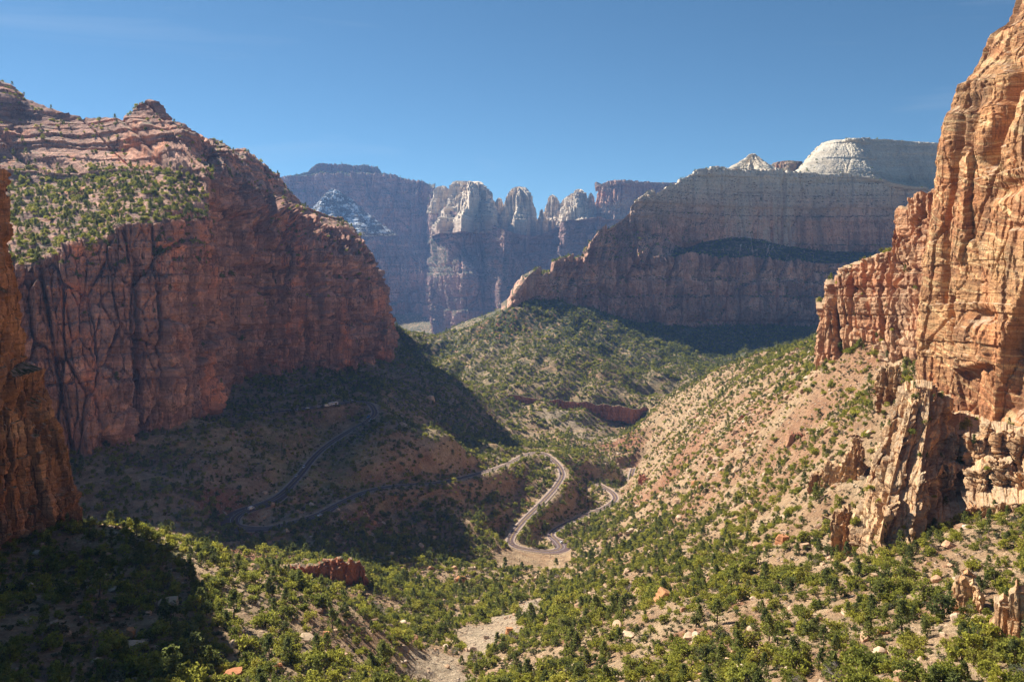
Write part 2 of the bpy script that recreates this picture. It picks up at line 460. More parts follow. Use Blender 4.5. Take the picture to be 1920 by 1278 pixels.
patches = [ground_patch(-330, 340, 1.5, 70, 560, 1.5),
           ground_patch(-520, 620, 3.0, 557, 1320, 3.0, .0),
           ground_patch(-520, 1050, 5.0, 1316, 2250, 6.5, .0),
           ground_patch(-1500, 1700, 26.0, 2230, 6600, 30.0, 2.0),
           ground_patch(-1500, 1700, 25.0, -60, 2260, 25.0, 9.0)]
GV, GF, off = [], [], 0
for V, r, c in patches:
    # rows run away from the camera: order faces so that normals point up
    i = np.arange(r * c).reshape(r, c) + off
    GF.append(np.stack([i[:-1, :-1], i[:-1, 1:], i[1:, 1:], i[1:, :-1]], -1).reshape(-1, 4))
    GV.append(V.reshape(-1, 3)); off += r * c
# the sheet goes on as a low plain out to the horizon
R = 16000.0
pl = np.array([[-R, -4000, -420], [R, -4000, -420], [R, 20000, -420], [-R, 20000, -420]])
GV.append(pl); GF.append(np.array([[0, 1, 2, 3]]) + off)
GV = np.concatenate(GV); GF = np.concatenate(GF)

def blob_mask(V, blobs):
    """Soft patches on the ground, each at the place seen at (px, py, Y), with radii in metres and strength."""
    m = np.zeros(len(V))
    wob = fbm(V[:, 0] / 22, V[:, 1] / 22, 77, 3)
    for px, py, Y, rx, ry, s in blobs:
        c = P3(px, py, Y)
        d = np.hypot((V[:, 0] - c[0]) / rx, (V[:, 1] - c[1]) / ry) + .35 * wob
        m = np.maximum(m, s * (1 - smooth(.55, 1.15, d)))
    return m
RED = [(425, 925, 690, 26, 34, 1), (455, 1005, 640, 22, 22, 1), (470, 1040, 560, 26, 26, 1), (340, 870, 720, 30, 24, .5), (1290, 1195, 265, 10, 13, .9), (1370, 1150, 290, 7, 9, .8),
       (690, 955, 720, 16, 26, .9), (660, 1010, 650, 16, 30, .7), (700, 790, 990, 26, 20, .7), (930, 615, 1850, 70, 60, 1), (1000, 640, 1800, 40, 70, .5), (1450, 760, 690, 60, 60, .5),
       (1380, 830, 720, 50, 50, .4), (1250, 890, 850, 50, 60, .7), (1330, 800, 880, 50, 50, .4), (1530, 720, 560, 50, 40, .5), (1160, 835, 1300, 40, 50, 1), (1010, 842, 1110, 20, 22, 1),
       (1190, 870, 1200, 30, 40, .8), (1640, 720, 500, 20, 20, .8), (1500, 830, 500, 30, 40, .5), (1300, 950, 640, 50, 60, .5), (60, 1250, 185, 14, 16, .5), (200, 1150, 240, 10, 16, .6), (560, 1130, 420, 30, 40, .8), (1130, 700, 1640, 60, 80, .5), (640, 890, 800, 30, 30, .3),
       (985, 960, 890, 9, 70, .8), (1050, 1060, 700, 30, 30, .5)]
PALE = [(1000, 1130, 478, 10, 50, .9), (900, 1200, 385, 12, 40, 1), (830, 1262, 325, 15, 26, 1), (950, 1160, 430, 11, 40, .9), (1150, 870, 1180, 26, 60, 1), (1160, 900, 1100, 24, 40, 1), (1060, 800, 1400, 60, 30, .8), (1130, 815, 1340, 50, 40, .7), (980, 870, 1030, 30, 20, .7), (900, 870, 1010, 40, 22, .7),
        (780, 870, 880, 60, 20, .8), (690, 905, 815, 40, 14, .5), (560, 968, 690, 30, 12, .7), (240, 1010, 335, 12, 14, .9), (330, 1035, 322, 22, 14, .7)]
GRASS = [(985, 1015, 830, 13, 24, 1), (1030, 1020, 815, 12, 10, 1), (230, 1015, 332, 14, 16, .9), (300, 1040, 320, 18, 16, .7), (1150, 880, 1150, 22, 50, .6), (870, 850, 1020, 60, 40, .5), (800, 870, 900, 30, 26, .4), (640, 880, 810, 40, 60, .7), (560, 880, 810, 60, 80, .5), (380, 820, 770, 60, 60, .4)]
SCRUB = [(600, 1060, 500, 120, 120, .8), (60, 1180, 220, 120, 90, .8), (250, 900, 660, 90, 110, .8), (800, 740, 1150, 200, 180, .9), (560, 780, 900, 160, 110, .7), (800, 1020, 700, 110, 110, .8), (1400, 650, 1950, 420, 260, .95), (600, 640, 1060, 120, 60, .9), (480, 740, 910, 90, 40, .8)]
rd, _rh = road_dist(GV[:, 0], GV[:, 1])
gattr = {"red": ('FLOAT', blob_mask(GV, RED)), "pale": ('FLOAT', np.maximum(blob_mask(GV, PALE), .75 * (1 - smooth(5.5, 9.5, rd)))),
         "grassy": ('FLOAT', blob_mask(GV, GRASS)), "scrub": ('FLOAT', blob_mask(GV, SCRUB)),
         "far": ('FLOAT', smooth(1150, 1900, GV[:, 1]))}

# ground material: stony tan talus, red soil, pale wash sand, dry grass, low scrub between the shrubs
m_ground, nt, out = new_mat("ground_soil")
pos = nd(nt, "ShaderNodeNewGeometry").outputs["Position"]
n1 = noise_(nt, pos, .035, 5, .6); n2 = noise_(nt, pos, .45, 6, .7); n3 = noise_(nt, pos, 1.6, 4, .7)
col = ramp(nt, n1, [(.3, (.32, .18, .10)), (.45, (.43, .275, .155)), (.6, (.52, .37, .22)), (.75, (.38, .185, .10))])
col = mixc(nt, math_(nt, 'MULTIPLY', attr(nt, "red"), ramp(nt, n2, [(.25, .6), (.6, 1)])), col, (.34, .135, .07))
col = mixc(nt, attr(nt, "pale"), col, ramp(nt, n2, [(.3, (.40, .29, .19)), (.7, (.60, .48, .33))]))
col = mixc(nt, math_(nt, 'MULTIPLY', attr(nt, "grassy"), ramp(nt, noise_(nt, pos, .12, 5, .6), [(.4, 0), (.55, .9)])), col, (.27, .27, .07))
col = mixc(nt, math_(nt, 'MULTIPLY', attr(nt, "scrub"), ramp(nt, noise_(nt, pos, .10, 6, .68), [(.42, 0), (.62, .7)])), col, (.14, .115, .07))
stones = nd(nt, "ShaderNodeTexVoronoi", {"Vector": pos, "Scale": .42, "Randomness": 1.0}, feature='F1')
stc = nd(nt, "ShaderNodeSeparateColor", {0: stones.outputs["Color"]})
stm = math_(nt, 'MULTIPLY', ramp(nt, stones.outputs["Distance"], [(.22, 1), (.42, 0)]), ramp(nt, stc.outputs[0], [(.5, 0), (.62, .8)]))
col = mixc(nt, stm, col, ramp(nt, stc.outputs[1], [(0, (.46, .27, .17)), (1, (.56, .45, .33))]))
col = mixc(nt, .9, col, ramp(nt, n3, [(.25, .4), (.5, 1), (.8, 1.45)]), 'MULTIPLY')
col = mixc(nt, .8, col, ramp(nt, noise_(nt, pos, .18, 5, .7), [(.3, .55), (.5, 1), (.72, 1.25)]), 'MULTIPLY')
# low scrub seen from afar
sv = nd(nt, "ShaderNodeTexVoronoi", {"Vector": pos, "Scale": .12, "Randomness": 1.0}, feature='F1').outputs["Distance"]
col = mixc(nt, math_(nt, 'MULTIPLY', math_(nt, 'MULTIPLY', ramp(nt, sv, [(.58, 1), (.76, 0)]), ramp(nt, noise_(nt, pos, .01, 3), [(.3, .7), (.6, 1)])), attr(nt, "far")), col, (.075, .09, .04))
hgt = math_(nt, 'ADD', math_(nt, 'MULTIPLY', n2, 1.2), math_(nt, 'ADD', math_(nt, 'MULTIPLY', n3, .5), math_(nt, 'MULTIPLY', stm, .8)))
finish(nt, out, col, .95, hgt, 1.0, 2.2)
ground = link(bpy.data.objects.new("ground", np_mesh("ground", GV, GF, m_ground, True, gattr)))
tag(ground, "stony tan and red canyon floor and talus slopes dotted with shrubs", kind="structure")
DEPTH_PTS = [GV[:-4]]

# ------------------------------------------------------------------ road
def simple_mat(name, col, rough=.8, var=.25, scale=1.0, spec=.3):
    m, nt, out = new_mat(name)
    pos = nd(nt, "ShaderNodeTexCoord").outputs["Object"]
    n = noise_(nt, pos, scale, 5, .65)
    c = mixc(nt, 1.0, col, ramp(nt, n, [(.25, 1 - var), (.75, 1 + var)]), 'MULTIPLY')
    b = nd(nt, "ShaderNodeBsdfPrincipled", {"Base Color": c, "Roughness": rough, "Specular IOR Level": spec})
    nt.links.new(b.outputs[0], out.inputs[0])
    return m
m_asphalt = simple_mat("red_asphalt", (.105, .062, .058), .85, .25, .35)
m_gravel = simple_mat("gravel_shoulder", (.40, .28, .20), .95, .3, .6)
m_yellow = simple_mat("yellow_paint", (.55, .40, .09), .7, .2, .8)
m_white = simple_mat("white_paint", (.70, .68, .62), .7, .2, .8)
m_stonewall = simple_mat("cut_sandstone", (.44, .27, .17), .9, .35, .5)

def strip(line, o0, o1, dz, widen=None):
    t = np.gradient(line[:, :2], axis=0)
    t /= np.linalg.norm(t, axis=1, keepdims=True) + 1e-9
    nrm = np.c_[t[:, 1], -t[:, 0]]
    a = line.copy(); b = line.copy()
    w0 = np.full(len(line), o0); w1 = np.full(len(line), o1)
    if widen is not None:
        w0 = w0 - widen[0]; w1 = w1 + widen[1]
    a[:, :2] += nrm * w0[:, None]; b[:, :2] += nrm * w1[:, None]
    a[:, 2] += dz; b[:, 2] += dz
    n = len(line)
    i = np.arange(n - 1)
    return np.concatenate([a, b]), np.stack([i, i + n, i + n + 1, i + 1], -1)

for k, line in enumerate(ROADS):
    pxl, pyl = proj(line[:, 0], line[:, 1], line[:, 2])
    # lay-bys: the first hairpin and the parking above it are broader
    wid_r = np.zeros(len(line)); wid_l = np.zeros(len(line))
    if k == 0:
        s_i = np.arange(len(line))
        def bump_at(px, py, Y, half, amt):
            c = P3(px, py, Y)
            j = np.hypot(line[:, 0] - c[0], line[:, 1] - c[1]).argmin()
            return amt * np.exp(-((s_i - j) / half) ** 2)
        wid_l += bump_at(500, 945, 713, 9, 7) + bump_at(1045, 1020, 825, 6, 3)
        wid_r += bump_at(443, 975, 663, 11, 9) + bump_at(580, 976, 690, 9, 6) + bump_at(1050, 1030, 808, 7, 6) + bump_at(600, 762, 925, 14, 7)
    V, F = strip(line, -3.4, 3.4, .12, (wid_l, wid_r))
    road = link(bpy.data.objects.new("road", np_mesh("road", V, F, m_asphalt, True)))
    tag(road, ["winding dark red two lane road with hairpin bends above the wash", "short dark road section beside the red bank beyond the wash"][k], kind="structure")
    V, F = strip(line, -4.5, 4.6, .03, (wid_l, wid_r))
    link(bpy.data.objects.new("road_shoulder", np_mesh("road_shoulder", V, F, m_gravel)), road)
    for o in (-.22, .10):
        V, F = strip(line, o, o + .14, .17)
        link(bpy.data.objects.new("centre_line", np_mesh("centre_line", V, F, m_yellow)), road)
    for o in (-3.15, 3.0):
        V, F = strip(line, o, o + .16, .16)
        link(bpy.data.objects.new("edge_line", np_mesh("edge_line", V, F, m_white)), road)

# ------------------------------------------------------------------ cliffs: lofted faces broken into joints, columns and beds
def cr_interp(P, n):
    """Resample control points P (k, ..., 3) along axis 0 with n[i] steps in interval i (smooth cubic, limited tangents)."""
    k = len(P)
    T = np.zeros_like(P)
    d = np.diff(P, axis=0)
    T[1:-1] = .5 * (d[1:] + d[:-1])
    T[0], T[-1] = d[0], d[-1]
    out = []
    for i in range(k - 1):
        m = n[i]
        t = (np.arange(m) / m).reshape((-1,) + (1,) * (P.ndim - 1))
        L = np.minimum(1.0, 1.0)
        h00 = 2 * t ** 3 - 3 * t ** 2 + 1; h10 = t ** 3 - 2 * t ** 2 + t; h01 = -2 * t ** 3 + 3 * t ** 2; h11 = t ** 3 - t ** 2
        T0 = np.clip(T[i], -1.6 * np.abs(d[i]), 1.6 * np.abs(d[i])); T1 = np.clip(T[i + 1], -1.6 * np.abs(d[i]), 1.6 * np.abs(d[i]))
        out.append(h00 * P[i] + h10 * T0 + h01 * P[i + 1] + h11 * T1)
    out.append(P[-1:])
    return np.concatenate(out)

def lin_interp(P, n):
    out = []
    for i in range(len(P) - 1):
        t = (np.arange(n[i]) / n[i]).reshape((-1,) + (1,) * (P.ndim - 1))
        out.append(P[i] * (1 - t) + P[i + 1] * t)
    out.append(P[-1:])
    return np.concatenate(out)

def steps(P, axis, q, lo=2):
    """How many cells each interval needs so that a cell spans about q metres."""
    d = np.linalg.norm(np.diff(P, axis=axis), axis=-1).max(axis=1 - axis)
    return [max(lo, int(math.ceil(v / q))) for v in d]

def loft(ctrl, qu, qv, soft_v=False):
    """ctrl: rows (top to bottom) x columns (left to right) of 3-D points -> dense grid, unit normals toward the open side, metres along the row."""
    C = np.array(ctrl, float)
    nu = steps(C, 1, qu); nv = steps(C, 0, qv)
    G = cr_interp(np.swapaxes(C, 0, 1), nu)
    G = np.swapaxes(G, 0, 1)
    G = (cr_interp if soft_v else lin_interp)(G, nv)
    du = np.gradient(G, axis=1); dv = np.gradient(G, axis=0)
    N = np.cross(dv, du)
    N /= np.linalg.norm(N, axis=-1, keepdims=True) + 1e-9
    for _ in range(3):                                          # soften so that displaced creases do not fold
        N[1:-1] = (N[:-2] + 2 * N[1:-1] + N[2:]) / 4
        N[:, 1:-1] = (N[:, :-2] + 2 * N[:, 1:-1] + N[:, 2:]) / 4
    N /= np.linalg.norm(N, axis=-1, keepdims=True) + 1e-9
    loft.rowpos = np.interp(np.arange(len(G)), np.r_[0, np.cumsum(nv)], np.arange(len(C)))[:, None] * np.ones((1, G.shape[1]))
    step = np.linalg.norm(du, axis=-1)[int(.7 * len(G))]
    s = np.cumsum(step)[None, :] * np.ones((len(G), 1))
    return G, N, s

def rock(s, z, k, seed, col=14.0, tall=7.0, big=10.0, colamp=5.0, crack=4.0, bed=9.0, bedamp=2.0, fine=1.0, lean=0.0, cw=.2, warp=.16):
    """Metres by which a face stands proud: buttresses, joint columns with cracks between, beds with ledges, rubble. k: strength 0..1 of the jointing."""
    sw = s + lean * z + warp * col * fbm(s / (col * 3), z / (col * 5), seed, 3)
    zw = z + .25 * bed * fbm(s / (bed * 9), z / (bed * 9), seed + 3, 2)
    d = big * fbm(sw / (col * 7), z / (col * 26), seed + 11, 3)
    f1, f2, cid, off = worley(sw / col, z / (col * tall), seed + 1, full=True)
    d = d + k * colamp * ((cid - .5) * 2 + 2.2 * off * ((cid * 7.13) % 1 - .5) * 2) - k * crack * (1 - smooth(.0, cw, f2 - f1))
    g1, g2, gid, goff = worley(sw / (col * .36) + 7, z / (col * tall * .45), seed + 2, full=True)
    d = d + k * colamp * .40 * ((gid - .5) * 2 + 2.2 * goff * ((gid * 9.7) % 1 - .5) * 2) - k * crack * .5 * (1 - smooth(0, cw * 1.2, g2 - g1))
    v, e = layers(zw / bed, seed + 4)
    pres = smooth(-.5, .5, fbm(s / (bed * 6), z / (bed * 3), seed + 15, 2))     # a bed shows in places only
    d = d + bedamp * ((v - .5) * 2 - .5 * (1 - smooth(0, .12, e))) * pres
    v2, e2 = layers(zw / (bed * .27) + 31, seed + 5)
    d = d + bedamp * .4 * (v2 - .5) * 2 * (1 - pres * .5)
    w1, w2, wid = worley(sw / (bed * .7), zw / (bed * .8), seed + 8)
    d = d + fine * .8 * (wid - .5) * 2 * k
    return d + fine * .8 * fbm(s / 3.1, z / 3.1, seed + 6, 3)

ALLSHEETS = {}
def sheet(name, ctrl, mat, qu, qv, disp, soft_v=False, fade=0, lab=None, cat=None, kind="structure", group=None, parent=None, shade=False, flat_ok=False):
    G, N, s = loft(ctrl, qu, qv, soft_v)
    D = disp(s, G)
    if fade:
        n = G.shape[1]
        f = np.minimum(1, np.minimum(np.arange(n), np.arange(n)[::-1]) / fade)
        D = D * f[None, :]
    if flat_ok is False:                                        # ledges and aprons stay even: only steep rock is jointed
        D = D * (1 - .85 * smooth(.62, .9, N[..., 2]))
    V = G + N * D[..., None]
    r, c = V.shape[:2]
    o = link(bpy.data.objects.new(name, np_mesh(name, V.reshape(-1, 3), grid_faces(r, c), mat, shade)), parent)
    tag(o, lab, cat, group, kind)
    DEPTH_PTS.append(V.reshape(-1, 3))
    ALLSHEETS[o.name] = V
    return o, V

def rows_from(cols):
    """cols: list of columns, each a list of (px, py, Y) from top to bottom -> rows x columns of points."""
    return [[P3(*c[i]) for c in cols] for i in range(len(cols[0]))]

def below(cols, dz):
    """Carry each column's foot straight down by dz metres so that it stands in the ground."""
    out = []
    for c in cols:
        px, py, Y = c[-1]
        out.append(list(c) + [(px, py + dz / Y * FPX, Y)])
    return out

def behind(cols, dY, dz):
    out = []
    for c in cols:
        px, py, Y = c[0]
        p = P3(px, py, Y); p = p * ((Y + dY) / Y); p[2] = P3(px, py, Y)[2] + dz
        q = proj(*p)
        out.append([(float(q[0]), float(q[1]), Y + dY)] + list(c))
    return out

SCRUB_LEDGE = [(.30, (.05, .06, .025)), (.46, (.075, .085, .035)), (.55, (.30, .21, .14)), (.72, (.42, .33, .24))]
PALE_LEDGE = [(.30, (.06, .07, .03)), (.48, (.11, .12, .05)), (.56, (.27, .21, .15)), (.72, (.44, .39, .32))]

# --- the great shaded cliff on the left with its wooded bench and the domes above
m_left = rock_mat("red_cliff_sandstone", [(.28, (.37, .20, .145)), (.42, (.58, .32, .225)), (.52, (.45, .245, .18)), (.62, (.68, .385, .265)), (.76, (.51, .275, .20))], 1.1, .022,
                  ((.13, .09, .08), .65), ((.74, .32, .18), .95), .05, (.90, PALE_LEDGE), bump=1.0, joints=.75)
LC = [
    [(-520, 40, 1150), (-520, 330, 1000), (-520, 480, 740), (-520, 545, 725), (-520, 900, 660)],
    [(-160, 110, 1250), (-160, 348, 1050), (-130, 520, 750), (-130, 570, 738), (-110, 890, 680)],
    [(0, 152, 1300), (0, 348, 1060), (20, 505, 765), (20, 560, 752), (30, 860, 700)],
    [(48, 188, 1290), (60, 346, 1060), (72, 494, 780), (72, 552, 766), (100, 845, 722)],
    [(120, 212, 1250), (130, 344, 1050), (140, 470, 792), (140, 546, 778), (165, 828, 738)],
    [(190, 224, 1220), (200, 332, 1040), (205, 447, 806), (205, 546, 792), (215, 812, 762)],
    [(232, 226, 1195), (245, 325, 1030), (245, 420, 816), (245, 546, 802), (252, 795, 786)],
    [(275, 190, 1165), (310, 326, 1010), (320, 416, 836), (320, 546, 822), (312, 770, 810)],
    [(330, 228, 1152), (365, 330, 985), (386, 413, 862), (388, 546, 846), (380, 774, 832)],
    [(372, 262, 1142), (390, 334, 915), (402, 412, 884), (405, 546, 866), (405, 776, 848)],
    [(440, 282, 1132), (442, 336, 965), (450, 416, 916), (450, 546, 896), (450, 750, 882)],
    [(500, 309, 1125), (506, 354, 1002), (510, 432, 950), (510, 546, 930), (510, 722, 916)],
    [(540, 338, 1140), (556, 394, 1042), (560, 455, 985), (560, 546, 968), (560, 716, 955)],
    [(592, 388, 1160), (610, 430, 1080), (612, 476, 1025), (612, 546, 1010), (610, 702, 1000)],
    [(645, 410, 1180), (655, 444, 1110), (655, 486, 1062), (655, 546, 1050), (650, 680, 1042)],
    [(672, 430, 1200), (684, 464, 1150), (690, 498, 1110), (697, 550, 1100), (702, 664, 1090)],
    [(684, 474, 1240), (694, 494, 1200), (704, 534, 1160), (714, 579, 1142), (728, 658, 1130)],
    [(676, 482, 1330), (688, 502, 1320), (698, 542, 1310), (708, 587, 1300), (722, 660, 1290)],
    [(640, 480, 1700), (650, 500, 1690), (660, 540, 1680), (670, 585, 1670), (690, 650, 1660)],
]
LC = [[(a, b, Y * (.94 + .26 * float(smooth(340, 490, a)))) for a, b, Y in c] for c in LC]
LC = below(behind(LC, 260, -60), 75)
def disp_left(s, G):
    z = G[..., 2]; n = G.shape[0]
    row = loft.rowpos
    pxx, pyy = proj(G[..., 0], G[..., 1], z)
    # how cliff-like each place is: joints on the faces, rounded beds on the domes, flat on the bench
    rt_ = smooth(380, 405, pxx)
    cl = smooth(2.9, 3.05, row) * (1 - rt_) + rt_ * smooth(1.7, 2.3, row)
    bench = (1 - rt_) * smooth(1.85, 2.1, row) * (1 - smooth(2.9, 3.0, row))
    face = rock(s, z, cl, 101, 25, 2.6, 8, 5.5, 7.0, 24, 6.0, 1.6, cw=.13) * (1 + .6 * rt_)
    zd = z + .05 * s + 4 * fbm(s / 90, z / 90, 13, 2)
    dome = 9 * fbm(s / 75 + z / 90, z / 60, 140, 3) + 13.0 * (layers(zd / 19, 12)[0] - .5) + 5.0 * (layers(zd / 6.5, 18)[0] - .5) + 4.0 * ridged((s + .8 * z) / 70, z / 110, 150, 3) - 5.0 * (1 - smooth(0, .12, np.abs(fbm((s + .5 * z) / 48, z / 160, 155, 2)))) + .9 * fbm(s / 5, z / 5, 6, 2)
    d = cl * face + (1 - cl) * dome
    # the long dark ledge at mid height
    d = d - 5.0 * np.exp(-((pyy - 547) / 5.0) ** 2) * cl * smooth(380, 420, pxx) * (1 - smooth(600, 680, pxx))
    # slot canyons
    for px0, slope, w, dep in ((255, .02, 6, 16), (300, .03, 4, 9), (92, .18, 4, 10), (560, .02, 7, 12), (690, .06, 6, 9), (440, .03, 4, 7), (535, .04, 4, 7), (615, .04, 4, 7)):
        d = d - dep * np.exp(-((pxx - px0 - slope * (pyy - 600)) / w) ** 2) * smooth(430, 560, pyy) * cl
    bt = 2.5 * fbm(s / 16, G[..., 1] / 16, 160, 4)
    return d * (1 - bench) + bt * bench
left_cliff, VL = sheet("canyon_wall_left", rows_from(LC), m_left, 2.1, 2.0, disp_left, flat_ok=True, lab="tall shaded red sandstone cliff with dark streaks, wooded bench and domed top")

# --- the fluted orange buttress at the picture's left edge
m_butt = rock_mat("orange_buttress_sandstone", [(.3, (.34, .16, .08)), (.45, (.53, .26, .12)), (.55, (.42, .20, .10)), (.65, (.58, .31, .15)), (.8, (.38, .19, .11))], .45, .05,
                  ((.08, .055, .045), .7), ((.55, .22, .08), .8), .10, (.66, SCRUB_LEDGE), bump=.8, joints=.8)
def edge_px(py):
    return float(np.interp(py, [340, 350, 470, 500, 560, 640, 676, 690, 760, 800, 905, 915, 1000], [4, 8, 20, 28, 36, 42, 48, 86, 104, 124, 140, 152, 163]))
BROWS = [345, 420, 470, 500, 560, 640, 676, 692, 760, 800, 905, 920, 1000]
BC = [[(-1100, -400 + (py - 345) * 2.3, 215) for py in BROWS], [(-420, -200 + (py - 345) * 2.02, 262) for py in BROWS], [(-120, 200 + (py - 345) * 1.36, 290) for py in BROWS]]  # columns out of view, tops raised so their shadow covers the lower left slope
for q, Y, db in ((0, 300, 75), (.3, 312, 50), (.55, 324, 28), (.78, 335, 10), (.93, 344, 2), (1.0, 352, 0)):
    BC.append([(-20 + q * (edge_px(py) + 20), py + db * (py - 345) / 655, Y + (5 if py < 685 else 0) * q) for py in BROWS])
BC.append([(edge_px(py) - 28, py, 378) for py in BROWS])
BC.append([(edge_px(py) - 190, py, 440) for py in BROWS])
BC = below(behind(BC, 60, 4), 30)
def disp_butt(s, G):
    z = G[..., 2]
    return rock(s, z, 1.0, 301, 9, 6, 2.4, 2.4, 4.6, 5, .9, .55, lean=.06, cw=.16)
sheet("canyon_wall_near", rows_from(BC), m_butt, .75, .75, disp_butt, lab="fluted orange sandstone buttress with deep vertical cracks above the shaded slope")

# --- the sunlit wall on the right
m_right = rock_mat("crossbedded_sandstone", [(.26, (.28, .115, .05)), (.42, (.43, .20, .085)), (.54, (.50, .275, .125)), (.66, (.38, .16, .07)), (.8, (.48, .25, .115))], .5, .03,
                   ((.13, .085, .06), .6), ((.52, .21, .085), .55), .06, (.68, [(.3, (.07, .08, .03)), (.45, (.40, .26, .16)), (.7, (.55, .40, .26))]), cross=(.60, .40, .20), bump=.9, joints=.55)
def xz_col(Y, prof, dx=0.0):
    """A wall column at distance Y from (x, z) pairs, top to bottom."""
    return [np.array([x + dx, Y, z]) for x, z in prof]
PROF = [(520, 330), (365, 225), (268, 147), (261, 131), (251.5, 126), (246, 112), (236, 100), (232.5, 97), (231, 85), (226.5, 81), (225, 74), (223, 57), (221, 29), (218, 7), (215.5, -15), (213.5, -38), (213, -75), (212, -110)]
def wall_cols():
    cols = []
    for Y, dx, tilt in ((760, 330, 0), (640, 170, 0), (560, 75, 0), (505, 30, 0), (472, 10, 0), (456, 2.5, 0), (448, 0, 0), (436, 1.0, 0), (420, 1.5, 0), (402, 3.5, 0), (385, 3, 0), (366, 4.5, 0),
                        (345, 6, 0), (320, 8, 0), (280, 16, 0), (220, 34, 0), (120, 70, 0)):
        cols.append(xz_col(Y, PROF, dx))
    return [[c[i] for c in cols] for i in range(len(PROF))]
def disp_right(s, G):
    x, y, z = G[..., 0], G[..., 1], G[..., 2]
    d = rock(s, z, .7, 501, 17, 3.2, 1.6, 1.3, 2.6, 15, 1.3, .45, cw=.08)
    # tilted laminae that stand out
    lam = layers((z - .30 * y) / 2.1, 520)[0] - .5
    lam2 = layers((z + .16 * y) / 1.3, 521)[0] - .5
    pick = smooth(-.15, .15, fbm(y / 45, z / 22, 523, 2))
    d = d + .4 * lam * pick + .3 * lam2 * (1 - pick)
    # crevices that run the height of the wall, the overhanging roof and its cave, the shaded recesses up high
    pxx, pyy = proj(x, y, z)
    def slot(px0, py0, px1, py1, w, dep):
        t = np.clip((pyy - py0) / (py1 - py0), 0, 1)
        inside = smooth(py0 - 25, py0, pyy) * (1 - smooth(py1, py1 + 25, pyy))
        return -dep * np.exp(-((pxx - (px0 + (px1 - px0) * t)) / w) ** 2) * inside
    d = d + slot(1793, 230, 1757, 560, 5, 4.5) + slot(1900, 120, 1842, 300, 13, 9) + slot(1770, 560, 1775, 640, 4, 3) + slot(1820, 190, 1800, 280, 7, 3)
    d = d - 5.5 * np.exp(-((pxx - 1835) / 22) ** 2 - ((pyy - 590) / 13) ** 2)
    d = d - 7.0 * smooth(0, 14, (pxx - 1895) + .42 * (pyy - 520) * (pyy > 0) - 30) * smooth(480, 520, pyy) * (1 - smooth(760, 800, pyy)) * smooth(1860, 1890, pxx)
    d = d + 4.0 * smooth(0, 9, 700 - pyy - .18 * (pxx - 1790)) * smooth(1785, 1795, pxx) * (1 - smooth(1845, 1860, pxx)) * smooth(560, 640, pyy)
    d = d - 4.5 * np.exp(-((pxx - 1890) / 38) ** 2 - ((pyy - 350 + .3 * (pxx - 1890)) / 16) ** 2)
    return d
right_wall, VR = sheet("canyon_wall_right", wall_cols(), m_right, .7, .68, disp_right, flat_ok=True, lab="towering sunlit orange sandstone wall with tilted cross bedding lines")

# --- its lower spur of rounded columns
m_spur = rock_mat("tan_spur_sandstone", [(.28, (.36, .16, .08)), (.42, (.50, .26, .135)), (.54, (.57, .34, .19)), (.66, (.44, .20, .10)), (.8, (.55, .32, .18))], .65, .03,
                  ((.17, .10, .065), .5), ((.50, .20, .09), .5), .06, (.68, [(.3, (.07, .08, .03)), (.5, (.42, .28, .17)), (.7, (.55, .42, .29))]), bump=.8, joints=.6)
RC = [
    [(1572, 560, 860), (1556, 620, 850), (1540, 705, 840)],
    [(1542, 596, 690), (1534, 645, 680), (1526, 705, 672)],
    [(1538, 592, 632), (1530, 640, 624), (1521, 705, 616)],
    [(1560, 530, 622), (1552, 612, 610), (1544, 705, 602)],
    [(1580, 506, 612), (1576, 610, 602), (1572, 703, 590)],
    [(1606, 496, 600), (1606, 608, 588), (1608, 698, 574)],
    [(1648, 476, 580), (1648, 600, 566), (1650, 694, 550)],
    [(1666, 470, 570), (1670, 596, 556), (1674, 692, 540)],
    [(1682, 400, 572), (1688, 560, 548), (1692, 692, 528)],
    [(1702, 382, 562), (1712, 560, 536), (1718, 694, 512)],
    [(1746, 358, 540), (1750, 560, 512), (1756, 704, 484)],
    [(1810, 340, 505), (1815, 560, 478), (1820, 710, 450)],
]
RC = below(behind(RC, 120, 3), 30)
sheet("canyon_wall_spur", rows_from(RC), m_spur, .95, .95, lambda s, G: rock(s, G[..., 2], 1.0, 601, 15, 3.5, 4, 2.6, 4.2, 10, 1.5, .8, lean=.1, cw=.17),
      fade=26, lab="row of rounded tan rock columns in sun beside the great right wall")

